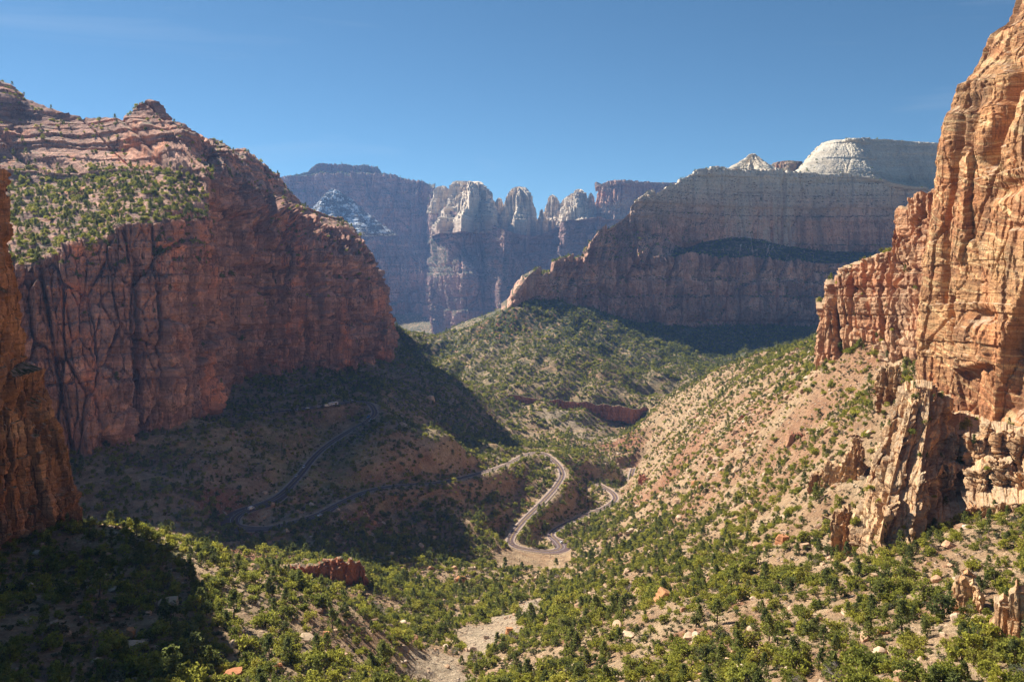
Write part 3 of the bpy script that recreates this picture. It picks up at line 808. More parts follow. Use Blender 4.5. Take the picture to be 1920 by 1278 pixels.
# --- the mountain across the valley: shaded face on two steps, wooded step between
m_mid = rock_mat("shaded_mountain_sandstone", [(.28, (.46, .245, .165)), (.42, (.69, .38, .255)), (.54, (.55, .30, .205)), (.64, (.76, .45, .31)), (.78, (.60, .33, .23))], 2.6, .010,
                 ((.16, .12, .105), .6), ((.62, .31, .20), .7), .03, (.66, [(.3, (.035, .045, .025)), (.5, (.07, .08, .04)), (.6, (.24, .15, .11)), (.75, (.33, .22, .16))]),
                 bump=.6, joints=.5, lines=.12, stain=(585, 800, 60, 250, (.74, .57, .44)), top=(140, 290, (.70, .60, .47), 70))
MC = [
    [(940, 588, 1880), (940, 590, 1875), (940, 594, 1870), (940, 610, 1860)],
    [(958, 570, 1910), (957, 575, 1905), (955, 582, 1900), (950, 602, 1890)],
    [(985, 526, 1950), (984, 538, 1945), (982, 550, 1940), (975, 592, 1928)],
    [(1006, 512, 1985), (1006, 524, 1978), (1004, 536, 1972), (1000, 582, 1950)],
    [(1040, 496, 2035), (1040, 508, 2025), (1040, 520, 2014), (1036, 572, 1985)],
    [(1090, 476, 2095), (1090, 490, 2084), (1090, 502, 2070), (1090, 580, 2040)],
    [(1128, 426, 2185), (1118, 482, 2125), (1116, 498, 2100), (1120, 588, 2078)],
    [(1160, 408, 2235), (1155, 468, 2175), (1150, 490, 2140), (1160, 594, 2108)],
    [(1200, 376, 2285), (1195, 442, 2235), (1190, 486, 2170), (1200, 602, 2138)],
    [(1236, 354, 2325), (1235, 448, 2275), (1240, 488, 2190), (1240, 606, 2158)],
    [(1282, 334, 2365), (1282, 456, 2315), (1290, 492, 2220), (1290, 610, 2178)],
    [(1326, 318, 2395), (1330, 456, 2345), (1340, 492, 2240), (1340, 610, 2198)],
    [(1400, 317, 2415), (1400, 460, 2372), (1400, 492, 2252), (1400, 610, 2210)],
    [(1480, 321, 2425), (1480, 466, 2390), (1480, 493, 2270), (1480, 612, 2225)],
    [(1560, 325, 2435), (1560, 470, 2405), (1560, 495, 2285), (1560, 614, 2240)],
    [(1640, 331, 2440), (1648, 472, 2410), (1648, 497, 2295), (1648, 616, 2250)],
    [(1690, 345, 2425), (1695, 474, 2400), (1695, 500, 2295), (1695, 618, 2250)],
    [(1760, 350, 2400), (1760, 476, 2375), (1760, 500, 2280), (1760, 618, 2240)],
    [(1960, 340, 2330), (1960, 476, 2300), (1960, 500, 2240), (1960, 618, 2200)],
]
mr = np.random.default_rng(8)
MC = [[(a, b + (float(mr.uniform(-16, 12)) if i == 1 else float(mr.uniform(-9, 9)) if i == 2 else 0) * (j > 5), Y) for i, (a, b, Y) in enumerate(c)] for j, c in enumerate(MC)]
MC = below(behind(MC, 420, 6), 70)
def disp_mid(s, G):
    px0, _ = proj(G[..., 0], G[..., 1], G[..., 2])
    stp = _hash(np.floor((s + 30 * fbm(s / 90, s * 0, 71, 2)) / 55), np.full_like(s, 9.0)) - .5
    G[..., 2] += (1 - smooth(1.0, 1.9, loft.rowpos)) * smooth(970, 1030, px0) * (30 - 20 * smooth(1280, 1340, px0)) * stp
    z = G[..., 2]
    pxx, pyy = proj(G[..., 0], G[..., 1], z)
    up = 1 - smooth(455, 475, pyy)
    d = rock(s, z, .22 + .6 * (1 - up) * (1 - .5 * smooth(1150, 1300, pxx)), 701, 50, 3.0, 18, 11, 20, 60, 9, 3.0, cw=.14)
    d = d - 22 * np.exp(-((pxx - 1690) / 14) ** 2) * smooth(340, 380, pyy) * (1 - smooth(470, 490, pyy)) - 12 * np.exp(-((pxx - 1470 + .03 * (pyy - 320)) / 3.5) ** 2) * up
    spur = 1 - smooth(1090, 1150, pxx)
    return (d + spur * 14 * np.abs(fbm(s / 40, z / 60, 733, 3))) * (.3 + .7 * smooth(985, 1080, pxx))
sheet("mountain", rows_from(MC), m_mid, 3.6, 3.4, disp_mid, fade=22, lab="broad shaded red brown mountain wall with pale streaked panel across the valley")

# --- white caps on that mountain
m_white = rock_mat("white_cap_sandstone", [(.3, (.46, .38, .28)), (.45, (.58, .50, .38)), (.6, (.64, .57, .45)), (.75, (.52, .44, .33))], 2.4, .03,
                   ((.22, .18, .15), .25), ((.55, .42, .28), .25), .03, (.86, [(.3, (.05, .06, .03)), (.5, (.12, .12, .07)), (.6, (.55, .48, .37))]), bump=.7, lines=.15)
def disp_white(s, G):
    z = G[..., 2]
    return rock(s, z, .35, 801, 60, 2, 12, 7, 6, 26, 4.5, 1.6)
WC = [
    [(1535, 274, 2900), (1485, 330, 2850)], [(1545, 268, 2660), (1488, 324, 2520)], [(1560, 263, 2630), (1520, 327, 2470)], [(1578, 262, 2605), (1575, 331, 2450)], [(1602, 259, 2575), (1645, 336, 2452)],
    [(1622, 260, 2620), (1665, 345, 2530)], [(1670, 263, 2650), (1700, 362, 2570)], [(1757, 268, 2660), (1765, 400, 2560)], [(1900, 272, 2650), (1900, 420, 2540)]]
WC = [[(a, b, Y + 45) for a, b, Y in c] for c in WC]
WC = below(behind(WC, 300, 0), 60)
sheet("white_butte", rows_from(WC), m_white, 3.2, 3.0, disp_white, lab="large flat topped cream sandstone cap with dark trees along its rim", cat="butte", kind="thing")

def cone_rock(name, px, top, base, Y, hw, mat, seed, lab, cat, flat=.15, sharp=1.0, asym=0.0, beds=8.0, amp=1.0, depth=1.0, sub=60, joint=.4, group=None):
    """A free-standing dome or tower: revolved profile, flattened top, pushed about by joints and beds."""
    c = P3(px, base, Y); t = P3(px, top, Y)
    H = t[2] - c[2]; R = hw / FPX * Y
    na, nv = sub * 2, sub
    a = np.linspace(0, 2 * math.pi, na, endpoint=False)[None, :] * np.ones((nv, 1))
    v = np.linspace(0, 1, nv)[:, None] * np.ones((1, na))
    prof = np.where(v < .12, v / .12 * flat, flat + (1 - flat) * ((v - .12) / .88).clip(0) ** sharp)
    hz = np.where(v < .12, 1 - .03 * (v / .12) ** 2, .97 * (1 - ((v - .12) / .88).clip(0)))
    rr = R * prof * (1 + .34 * fbm(np.cos(a) * 1.5 + seed, np.sin(a) * 1.5 + v * .8, seed, 4))
    z = c[2] - .22 * H + hz * H * 1.22
    s = a * R * .75
    dd = amp * rock(s, z, joint, seed, R * .5, 1.6, R * .12, R * .08, R * .07, beds, R * .06, R * .03)
    rr = np.maximum.accumulate(np.maximum(rr + dd * smooth(0, .25, v), 0), axis=0)
    x = c[0] + asym * R * hz + rr * np.cos(a); y = Y + depth * rr * np.sin(a)
    V = np.stack([x, y, z + dd * .25 * (v < .3)], -1)
    V = V.reshape(-1, 3)
    i = np.arange(nv * na).reshape(nv, na)
    F = np.stack([i[:-1], i[1:], np.roll(i[1:], -1, 1), np.roll(i[:-1], -1, 1)], -1).reshape(-1, 4)
    o = link(bpy.data.objects.new(name, np_mesh(name, V, F, mat, False)))
    tag(o, lab, cat, group, "thing")
    DEPTH_PTS.append(V)
    return o
cone_rock("white_dome", 1409, 288, 322, 2560, 58, m_white, 811, "small pointed cream sandstone dome on the mountain skyline", "dome", .10, 1.15, .02, 6, .7)
m_knob = rock_mat("dark_knob_sandstone", [(.3, (.16, .11, .08)), (.5, (.27, .20, .15)), (.7, (.22, .15, .11))], 3, .03, ledge=(.5, SCRUB_LEDGE))
cone_rock("wooded_knob", 1474, 303, 326, 3000, 40, m_knob, 812, "dark wooded knob between the two cream sandstone caps", "hill", .6, .6, 0, 8, .8)

# --- far group: the flat-topped peak on the left, pale towers, red mesa
m_far = rock_mat("far_red_sandstone", [(.28, (.28, .17, .145)), (.42, (.43, .25, .20)), (.54, (.35, .22, .18)), (.64, (.50, .30, .235)), (.78, (.38, .24, .20))], 5.5, .006,
                 ((.12, .09, .085), .5), ((.42, .21, .15), .4), .010, (.6, [(.3, (.05, .06, .04)), (.5, (.10, .11, .06)), (.65, (.28, .20, .15)), (.8, (.34, .25, .19))]), bump=.6, joints=.5)
TC = [
    [(300, 345, 5600), (300, 440, 5450), (300, 520, 5250), (300, 640, 4900)],
    [(450, 338, 5550), (450, 440, 5400), (450, 520, 5200), (450, 640, 4850)],
    [(535, 331, 5500), (540, 440, 5360), (545, 520, 5150), (545, 640, 4800)],
    [(590, 327, 5480), (600, 440, 5350), (600, 520, 5120), (600, 640, 4700)],
    [(660, 326, 5460), (665, 440, 5340), (665, 520, 5100), (665, 640, 4650)],
    [(715, 330, 5440), (715, 440, 5320), (715, 520, 5080), (715, 640, 4600)],
    [(765, 338, 5420), (765, 440, 5300), (765, 520, 5060), (765, 635, 4550)],
    [(802, 347, 5400), (805, 440, 5290), (805, 520, 5050), (800, 625, 4500)],
    [(822, 366, 5380), (825, 450, 5280), (830, 520, 5050), (830, 610, 4500)],
    [(860, 404, 5330), (860, 460, 5270), (865, 520, 5060), (870, 598, 4480)],
    [(905, 418, 5290), (905, 470, 5240), (908, 530, 5080), (912, 580, 4550)],
    [(928, 424, 5150), (926, 480, 5080), (928, 530, 4950), (932, 572, 4400)],
    [(945, 430, 4960), (942, 480, 4900), (938, 530, 4780), (938, 566, 4300)],
    [(968, 436, 5060), (962, 480, 4990), (958, 525, 4900), (955, 562, 4450)],
    [(1005, 440, 5200), (1000, 480, 5130), (1000, 520, 5020), (1000, 560, 4600)],
    [(1040, 424, 5180), (1040, 470, 5100), (1040, 515, 5000), (1040, 555, 4620)],
    [(1058, 412, 4990), (1055, 470, 4930), (1052, 515, 4850), (1052, 553, 4600)],
    [(1085, 410, 5080), (1085, 465, 5020), (1085, 510, 4920), (1085, 550, 4650)],
    [(1120, 404, 5060), (1120, 455, 5000), (1125, 505, 4900), (1125, 545, 4650)],
    [(1150, 410, 5010), (1150, 455, 4950), (1155, 500, 4850), (1155, 545, 4650)],
    [(1300, 400, 5000), (1300, 455, 4950), (1300, 500, 4850), (1300, 545, 4650)],
]
TC = [[(a, (b if i < 3 else max(b, 600)), (Y if i < 3 else c[2][2] - 90)) for i, (a, b, Y) in enumerate(c)] for c in TC]
TC = [[(a, b, Y * (1 + .11 * (1 - float(smooth(795, 850, a))) )) for i, (a, b, Y) in enumerate(c)] for c in TC]
TC = [[(a, b, Y - 430 * float(smooth(812, 860, a) * (1 - smooth(1130, 1200, a)))) for a, b, Y in c] for c in TC]
TC = below(behind(TC, 900, 10), 260)
sheet("far_mountain", rows_from(TC), m_far, 7.5, 7.0, lambda s, G: rock(s, G[..., 2], .8, 901, 80, 3.0, 40, 18, 22, 70, 12, 5.0, cw=.14),
      lab="hazy blue shadowed mountain wall closing the far valley")
m_cap = rock_mat("cap_rock", [(.3, (.22, .12, .09)), (.5, (.32, .18, .13)), (.7, (.26, .15, .11))], 5, .01, ledge=(.45, [(.3, (.04, .05, .03)), (.6, (.08, .09, .05)), (.75, (.5, .5, .5))]))
CC = [
    [(592, 312, 5750), (575, 328, 5700), (540, 336, 5650)], [(594, 309, 5640), (578, 325, 5580), (540, 333, 5490)], [(610, 307, 5610), (600, 323, 5570), (580, 330, 5470)],
    [(650, 308, 5600), (650, 323, 5560), (650, 330, 5450)], [(695, 310, 5600), (700, 324, 5560), (715, 332, 5440)], [(704, 312, 5640), (716, 325, 5600), (775, 340, 5430)], [(704, 314, 5800), (716, 326, 5780), (780, 341, 5700)]]
CC = [[(a, b, Y * 1.11) for a, b, Y in c] for c in CC]
CC = below(behind(CC, 150, 0), 40)
sheet("flat_summit", rows_from(CC), m_cap, 6, 4, lambda s, G: rock(s, G[..., 2], .9, 911, 30, 4, 6, 6, 6, 18, 3, 2), flat_ok=True, lab="flat dark red summit block on the far left peak", cat="summit", kind="thing")
# snow-dusted spur in front of it
m_snow, nt, out = new_mat("snow_dusted_rock")
pos = nd(nt, "ShaderNodeNewGeometry").outputs["Position"]
sn = noise_(nt, pos, .022, 8, .75)
finish(nt, out, ramp(nt, sn, [(.40, (.16, .12, .10)), (.50, (.09, .10, .09)), (.56, (.75, .78, .82)), (.7, (.80, .82, .85))]), .8, sn, .6, 12)
cone_rock("snowy_spur", 626, 358, 425, 5150, 105, m_snow, 821, "snow dusted pointed spur beneath the far flat summit", "peak", .05, 1.1, 0, 14, .6, sub=70)
m_tower = rock_mat("pale_tower_sandstone", [(.28, (.30, .18, .14)), (.45, (.38, .23, .18)), (.58, (.34, .21, .16)), (.72, (.42, .28, .21))], 5.0, .012,
                   ((.22, .15, .12), .4), ((.50, .34, .24), .4), .014, (.8, [(.3, (.05, .06, .03)), (.5, (.14, .13, .08)), (.65, (.5, .42, .32))]), bump=.9, lines=.3, top=(230, 380, (.70, .58, .44), 150))
for spec in (
    ("rock_tower", 828, 350, 392, 5260, 22, 831, "low pale shoulder at the left end of the row of towers", .25, .85),
    ("rock_tower", 884, 344, 425, 5180, 66, 832, "broad cream banded tower, widest of the far towers", .3, .75),
    ("rock_tower", 972, 352, 452, 5000, 50, 833, "tall rounded pale tower above the forked white gully", .22, .8),
    ("rock_tower", 1035, 366, 430, 5120, 26, 834, "small pale pinnacle between two larger towers", .18, .8),
    ("rock_tower", 1086, 355, 430, 5020, 44, 835, "craggy grey topped tower left of the red mesa", .2, .85),
    ("rock_tower", 936, 372, 420, 5050, 14, 836, "thin pale spire in the notch beside the tall rounded tower", .2, .9),
    ("rock_tower", 1062, 372, 420, 5100, 22, 837, "low crag joined to the left of the craggy tower", .3, .8),
    ("rock_tower", 858, 350, 415, 5150, 20, 841, "narrow buttress on the left side of the broad banded tower", .15, .9), ("rock_tower", 912, 356, 425, 5120, 20, 842, "sharp shoulder on the right side of the broad banded tower", .12, .9),
    ("rock_tower", 952, 368, 440, 4940, 17, 843, "slim buttress on the left side of the tall rounded tower", .12, .9), ("rock_tower", 995, 374, 445, 4960, 18, 844, "sloping shoulder right of the tall rounded tower", .12, .9),
    ("rock_tower", 1108, 362, 430, 4980, 16, 845, "pointed crag between the craggy tower and the red mesa", .12, .9), ("rock_tower", 1016, 392, 440, 5050, 14, 846, "lowest small point in the gap between the towers", .1, .9)):
    nm, px, tp, bs, Y, hw, sd, lb, fl, sh = spec
    cone_rock(nm, px, tp, bs, Y, hw, m_tower, sd, lb, "rock tower", fl, sh, 0, 26, 1.3, depth={832: 2.4, 831: 1.2, 835: 1.9, 833: 1.5}.get(sd, 1.3), sub=70, joint=1.0, group="far pale rock towers")
m_mesa = rock_mat("red_white_mesa", [(.28, (.42, .24, .17)), (.45, (.52, .36, .26)), (.56, (.44, .22, .15)), (.7, (.55, .42, .32))], 5, .006, ((.28, .12, .08), .5), ((.52, .26, .17), .6), .018,
                  (.7, [(.4, (.06, .07, .04)), (.7, (.4, .3, .22))]), bump=.6)
EC = [
    [(1125, 350, 5200), (1112, 400, 5150), (1110, 450, 5100)], [(1122, 347, 4960), (1114, 400, 4920), (1112, 450, 4880)], [(1146, 338, 4900), (1142, 400, 4840), (1140, 450, 4800)],
    [(1168, 339, 4880), (1170, 400, 4820), (1172, 455, 4780)], [(1190, 340, 4960), (1195, 400, 4920), (1200, 450, 4880)], [(1265, 342, 5000), (1265, 400, 4960), (1265, 450, 4920)], [(1360, 345, 5000), (1360, 400, 4980), (1360, 450, 4950)]]
EC = below(behind(EC, 300, 0), 60)
sheet("mesa", rows_from(EC), m_mesa, 6.5, 6, lambda s, G: rock(s, G[..., 2], .9, 921, 36, 5, 12, 9, 11, 30, 4, 3), lab="flat topped red and white fluted mesa behind the shaded mountain", cat="mesa", kind="thing")

# --- rib of tilted slabs and blocks below the sunlit wall
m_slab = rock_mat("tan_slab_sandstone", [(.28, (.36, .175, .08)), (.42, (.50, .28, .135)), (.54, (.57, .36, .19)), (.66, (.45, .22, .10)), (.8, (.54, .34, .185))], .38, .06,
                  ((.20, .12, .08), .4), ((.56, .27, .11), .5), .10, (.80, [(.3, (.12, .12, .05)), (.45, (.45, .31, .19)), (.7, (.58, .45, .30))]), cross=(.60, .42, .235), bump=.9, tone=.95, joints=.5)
KC = [
    [(1706, 735, 424), (1684, 800, 400), (1658, 870, 376), (1630, 950, 358), (1614, 1010, 346), (1632, 1050, 336)],
    [(1692, 738, 388), (1666, 800, 366), (1638, 870, 346), (1611, 950, 329), (1598, 1010, 317), (1620, 1050, 306)],
    [(1706, 728, 378), (1688, 795, 356), (1664, 865, 335), (1640, 945, 315), (1624, 1012, 302), (1645, 1062, 291)],
    [(1724, 724, 376), (1712, 790, 353), (1692, 860, 332), (1676, 940, 311), (1664, 1010, 297), (1675, 1072, 286)],
    [(1748, 728, 376), (1742, 790, 355), (1730, 852, 336), (1722, 920, 316), (1712, 992, 303), (1712, 1068, 291)],
    [(1776, 752, 382), (1772, 802, 364), (1770, 855, 352), (1768, 880, 336), (1764, 940, 328), (1758, 1000, 314)],
    [(1800, 784, 392), (1800, 812, 356), (1800, 860, 351), (1802, 872, 336), (1805, 920, 330), (1808, 958, 318)],
    [(1850, 788, 388), (1850, 814, 349), (1852, 862, 344), (1855, 874, 328), (1858, 918, 323), (1860, 950, 310)],
    [(1905, 790, 380), (1905, 812, 341), (1905, 860, 336), (1908, 872, 320), (1910, 912, 315), (1912, 942, 302)],
    [(1990, 790, 372), (1990, 812, 332), (1990, 860, 327), (1990, 872, 311), (1990, 908, 306), (1990, 938, 292)],
]
KA = cr_interp(np.array(KC, float), [3] * (len(KC) - 1))
kr = np.random.default_rng(44)
for j in range(3, len(KA)):
    f = 1.0 if j > 13 else .45
    KA[j, 1:5, 1] += kr.uniform(-11, 11) * f + kr.uniform(-7, 7, 4) * f
    KA[j, 1:5, 2] += kr.uniform(-5, 5) * f
KC = [[tuple(map(float, p)) for p in c] for c in KA]
KC = below(behind(KC, 18, 1), 22)
sheet("rock_rib", rows_from(KC), m_slab, .5, .5, lambda s, G: rock(s, G[..., 2], 1.0, 951, 7, 1.3, 1.6, 1.5, 2.2, 4.5, 1.3, .4, lean=.12, cw=.12), lab="leaning rib and shelf of broken tan slabs below the sunlit wall", cat="rock outcrop", kind="thing")

def band(name, pts, hgt, mat, seed, lab, col=6.0, q=.8, amp=1.0, group=None, thick=12):
    """A short ledge of rock: a line of (px, py of its top, Y) with its height in metres."""
    P = [P3(*p) for p in cr_interp(np.array(pts, float), [4] * (len(pts) - 1))]
    rr = np.random.default_rng(seed)
    P = [p + np.array([0, 0, hgt * rr.uniform(-.16, .10)]) for p in P]
    rows = []
    n = len(P)
    for back, dz in ((thick, -4.0), (2.5, .3), (0, -.4), (-.05 * hgt, -.55 * hgt), (-.1 * hgt, -hgt), (-.1 * hgt, -hgt - 6)):
        row = []
        for i, p in enumerate(P):
            e = 0.15 if i in (0, n - 1) else 1.0
            d = p / np.linalg.norm(p[:2]); d[2] = 0
            row.append(p + d * back + np.array([0, 0, dz if dz >= 0 else dz]) - np.array([0, 0, (1 - e) * hgt * .5 if back > -.01 else 0]))
        rows.append(row)
    return sheet(name, rows, mat, q, q, lambda s, G: amp * rock(s, G[..., 2], 1.0, seed, col, 3, 1.2, 1.0, 1.3, 3.5, .45, .3), lab=lab, cat="rock outcrop", kind="thing", group=group)
m_band = rock_mat("red_ledge_sandstone", [(.3, (.30, .10, .055)), (.45, (.44, .17, .085)), (.6, (.36, .13, .07)), (.75, (.50, .24, .13))], .9, .06, ((.12, .06, .045), .5), ((.54, .20, .09), .6), .10, (.7, SCRUB_LEDGE))
FAR_LEDGE = [(.3, (.08, .08, .04)), (.55, (.13, .12, .06)), (.7, (.30, .2, .13))]
m_band2 = rock_mat("far_ledge_sandstone", [(.3, (.26, .10, .07)), (.5, (.40, .18, .12)), (.7, (.32, .13, .09))], 1.8, .04, ((.10, .06, .05), .5), ((.46, .20, .12), .5), .05, (.7, FAR_LEDGE))
band("rock_ledge", [(470, 1075, 520), (540, 1066, 505), (575, 1058, 495), (615, 1052, 487), (650, 1050, 480), (680, 1058, 478), (692, 1075, 482)], 15, m_band, 961, "orange ledge above the dark gorge below the first hairpin", 5)
band("rock_ledge", [(925, 738, 1478), (960, 741, 1470), (1010, 748, 1462), (1060, 750, 1458), (1110, 755, 1454), (1150, 760, 1446), (1185, 764, 1440), (1215, 762, 1462)], 19, m_band2, 962, "long dark red ledge at the foot of the middle distance ridge", 12, 2.0, 1.1, thick=30)
band("rock_ledge", [(1385, 782, 748), (1400, 778, 738), (1415, 776, 732), (1430, 782, 728), (1444, 790, 722), (1456, 800, 716)], 12, m_band, 963, "knobbly red ledge standing on the right talus slope", 4, .8, 1.3)
band("rock_ledge", [(1480, 806, 560), (1500, 812, 548), (1525, 816, 536), (1550, 822, 524), (1570, 826, 512)], 8, m_band, 964, "low red ledge left of the tan rib on the talus", 3.5, .6)
band("rock_ledge", [(1196, 886, 985), (1206, 890, 965), (1216, 896, 945), (1230, 905, 920), (1245, 915, 900)], 11, m_band, 965, "broken red bank beside the short lower road section", 4, 1.0, 1.2)
band("rock_ledge", [(1300, 775, 1020), (1330, 772, 1000), (1355, 778, 985), (1370, 786, 975)], 8, m_band2, 966, "small dark red ledge low on the wooded ridge", 6, 1.2)
band("rock_ledge", [(1395, 735, 900), (1420, 728, 890), (1440, 726, 880), (1455, 732, 870)], 6, m_band, 967, "small red ledge high on the talus near the wooded ridge", 4, 1.0)
band("rock_ledge", [(1522, 896, 424), (1535, 882, 416), (1555, 876, 408), (1575, 868, 400), (1592, 850, 396), (1604, 815, 392), (1618, 830, 388)], 15, m_slab, 973, "stacked tan crag left of the leaning rib", 6, .5, 1.5, thick=10)
band("rock_ledge", [(1556, 972, 336), (1570, 958, 330), (1586, 950, 326), (1600, 955, 322), (1612, 970, 318)], 12, m_slab, 974, "orange wedge of rock against the foot of the leaning rib", 5, .45, 1.2, thick=8)
band("rock_ledge", [(1784, 1110, 214), (1796, 1085, 212), (1815, 1078, 209), (1832, 1090, 206), (1842, 1115, 204)], 13, m_slab, 975, "split orange crag low on the right slope", 5, .32, .6, thick=6)
band("rock_ledge", [(1862, 1160, 178), (1876, 1120, 175), (1900, 1095, 172), (1930, 1080, 170), (1980, 1075, 168), (2060, 1080, 165)], 22, m_slab, 976, "big rounded tan outcrop filling the lower right corner", 8, .3, .55, thick=10)
band("rock_ledge", [(1640, 705, 420), (1655, 690, 414), (1672, 684, 410), (1690, 690, 406)], 12, m_slab, 977, "small tan crag on the talus above the rib", 4, .5, 1.2, thick=7)
band("rock_ledge", [(782, 640, 2740), (800, 634, 2750), (835, 633, 2780), (870, 638, 2800), (900, 646, 2800)], 26, m_band2, 978, "far purple ledge under the lit terrace in the distant valley", 20, 3.0, 1.2, thick=40)

# ------------------------------------------------------------------ plants, rocks: prototypes
def foliage_mat(name, stops, trans=.25):
    m, nt, out = new_mat(name)
    rnd = nd(nt, "ShaderNodeObjectInfo").outputs["Random"]
    leaf = attr(nt, "leaf")
    pos = nd(nt, "ShaderNodeTexCoord").outputs["Object"]
    n = noise_(nt, pos, .9, 3, .6)
    c = ramp(nt, rnd, stops)
    c = mixc(nt, 1.0, c, ramp(nt, math_(nt, 'ADD', math_(nt, 'MULTIPLY', leaf, .5), math_(nt, 'MULTIPLY', n, .5)), [(.2, .55), (.5, 1.0), (.8, 1.5)]), 'MULTIPLY')
    d = nd(nt, "ShaderNodeBsdfDiffuse", {0: c})
    t = nd(nt, "ShaderNodeBsdfTranslucent", {0: c})
    mx = nd(nt, "ShaderNodeMixShader", {0: trans, 1: d.outputs[0], 2: t.outputs[0]})
    nt.links.new(mx.outputs[0], out.inputs[0])
    return m
m_jun = foliage_mat("juniper_leaves", [(0, (.18, .20, .045)), (.25, (.27, .275, .05)), (.5, (.36, .345, .055)), (.7, (.22, .23, .05)), (.88, (.33, .31, .06)), (1, (.40, .365, .07))], .58)
m_pin = foliage_mat("pinyon_needles", [(0, (.12, .145, .05)), (.4, (.17, .19, .055)), (.7, (.22, .235, .06)), (1, (.14, .16, .06))], .55)
m_sage = foliage_mat("sage_leaves", [(0, (.15, .15, .085)), (.35, (.11, .12, .055)), (.6, (.19, .165, .09)), (.8, (.13, .135, .04)), (1, (.17, .12, .08))], .15)
m_bark = simple_mat("juniper_bark", (.17, .12, .09), .95, .3, 2.0)
m_twig = simple_mat("bare_twigs", (.30, .25, .215), .95, .3, 1.0)

def leafy_mesh(name, mat, seed, H, W, kind, clumps, per, size, low=.12):
    r = np.random.default_rng(seed)
    V, L = [], []
    lobes = [(r.normal(0, .28, 2) * W * .5, r.uniform(.45, .85), r.uniform(.55, 1.0)) for _ in range(5)]
    for k in range(clumps):
        if kind == 'cone':
            t = r.uniform(0, 1) ** .8
            rad = W * .5 * (1 - t) ** .75 * (.75 + .35 * r.random()) + .12
            a = r.uniform(0, 2 * math.pi); q = math.sqrt(r.uniform(.25, 1))
            c = np.array([rad * q * math.cos(a), rad * q * math.sin(a), H * (low + (1 - low) * t)])
        else:
            off, rr, hh = lobes[k % 5]
            d = r.normal(size=3); d /= np.linalg.norm(d)
            if d[2] < -.6: d[2] *= -.6
            q = r.uniform(.55, 1.0)
            c = np.array([off[0] + d[0] * W * .5 * rr * q, off[1] + d[1] * W * .5 * rr * q, H * (low + (hh - low) * (.42 + .55 * d[2] * q))])
        cs = r.uniform(.6, 1.25)
        lv = r.random()
        for _ in range(per):
            p = c + r.normal(0, size * .95 * cs, 3) * np.array([1, 1, .7])
            u = r.normal(size=3); u /= np.linalg.norm(u)
            w = r.normal(size=3); w -= u * (w @ u); w /= np.linalg.norm(w)
            s = size * r.uniform(.6, 1.3)
            V += [p - u * s * .8, p + w * s * .55, p + u * s * .8, p - w * s * .55]
            L += [np.clip(lv + r.normal(0, .18), 0, 1)] * 4
    V = np.array(V); V[:, 2] = np.maximum(V[:, 2], .05)
    F = np.arange(len(V)).reshape(-1, 4)
    return np_mesh(name, V, F, mat, False, {"leaf": ('FLOAT', np.array(L))})

def tube(bm_v, bm_f, p0, p1, r0, r1, n=5):
    p0, p1 = np.array(p0, float), np.array(p1, float)
    d = p1 - p0; d /= np.linalg.norm(d) + 1e-9
    u = np.cross(d, [0.3, .9, .2]); u /= np.linalg.norm(u); w = np.cross(d, u)
    b = len(bm_v)
    for p, r in ((p0, r0), (p1, r1)):
        for k in range(n):
            a = 2 * math.pi * k / n
            bm_v.append(p + r * (math.cos(a) * u + math.sin(a) * w))
    for k in range(n):
        bm_f.append([b + k, b + (k + 1) % n, b + n + (k + 1) % n, b + n + k])

def trunk_mesh(name, seed, H, W, multi):
    r = np.random.default_rng(seed)
    v, f = [], []
    for k in range(multi):
        base = np.r_[r.normal(0, .12, 2), -.35]
        mid = base + np.array([r.normal(0, .35), r.normal(0, .35), H * .45])
        tube(v, f, base, mid, .22 / math.sqrt(multi) + .05, .13)
        for _ in range(3):
            end = mid + np.array([r.normal(0, W * .22), r.normal(0, W * .22), H * r.uniform(.12, .38)])
            tube(v, f, mid, end, .09, .03, 4)
    return np_mesh(name, np.array(v), np.array(f), m_bark, True)

def twig_mesh(name, seed, H, W):
    r = np.random.default_rng(seed)
    v, f = [], []
    def grow(p, d, L, rad, depth):
        e = p + d * L
        tube(v, f, p, e, rad, rad * .6, 3)
        if depth == 0: return
        for _ in range(4 if depth > 1 else 5):
            nd_ = d + r.normal(0, .55, 3); nd_[2] = abs(nd_[2]) * .8 + .1
            nd_ /= np.linalg.norm(nd_)
            grow(p + d * L * r.uniform(.45, 1), nd_, L * r.uniform(.5, .8), rad * .55, depth - 1)
    for _ in range(3):
        d = np.array([r.normal(0, .35), r.normal(0, .35), 1.0]); d /= np.linalg.norm(d)
        grow(np.array([r.normal(0, .1), r.normal(0, .1), -.2]), d, H * .42, .10, 3)
    return np_mesh(name, np.array(v), np.array(f), m_twig, False)

JUN = [(leafy_mesh("juniper_crown", m_jun, 100 + i, h, w, 'round', 54, 14, .30, .0), trunk_mesh("juniper_trunk", 200 + i, h, w, 3)) for i, (h, w) in enumerate(((4.2, 4.6), (3.6, 4.9), (5.0, 4.4), (3.2, 3.8)))]
PIN = [(leafy_mesh("pinyon_crown", m_pin, 120 + i, h, w, 'cone' if i else 'round', 56, 14, .28, .03), trunk_mesh("pinyon_trunk", 220 + i, h, w, 1)) for i, (h, w) in enumerate(((5.4, 4.0), (6.2, 3.6), (5.2, 3.4)))]
SHR = [leafy_mesh("shrub_leaves", m_sage if i != 2 else m_jun, 140 + i, h, w, 'round', 20, 12, .15, .05) for i, (h, w) in enumerate(((1.2, 1.7), (1.0, 2.0), (1.5, 1.8), (1.3, 1.5)))]
TWG = [twig_mesh("bare_branches", 160 + i, h, w) for i, (h, w) in enumerate(((4.5, 4.0), (3.6, 3.8)))]

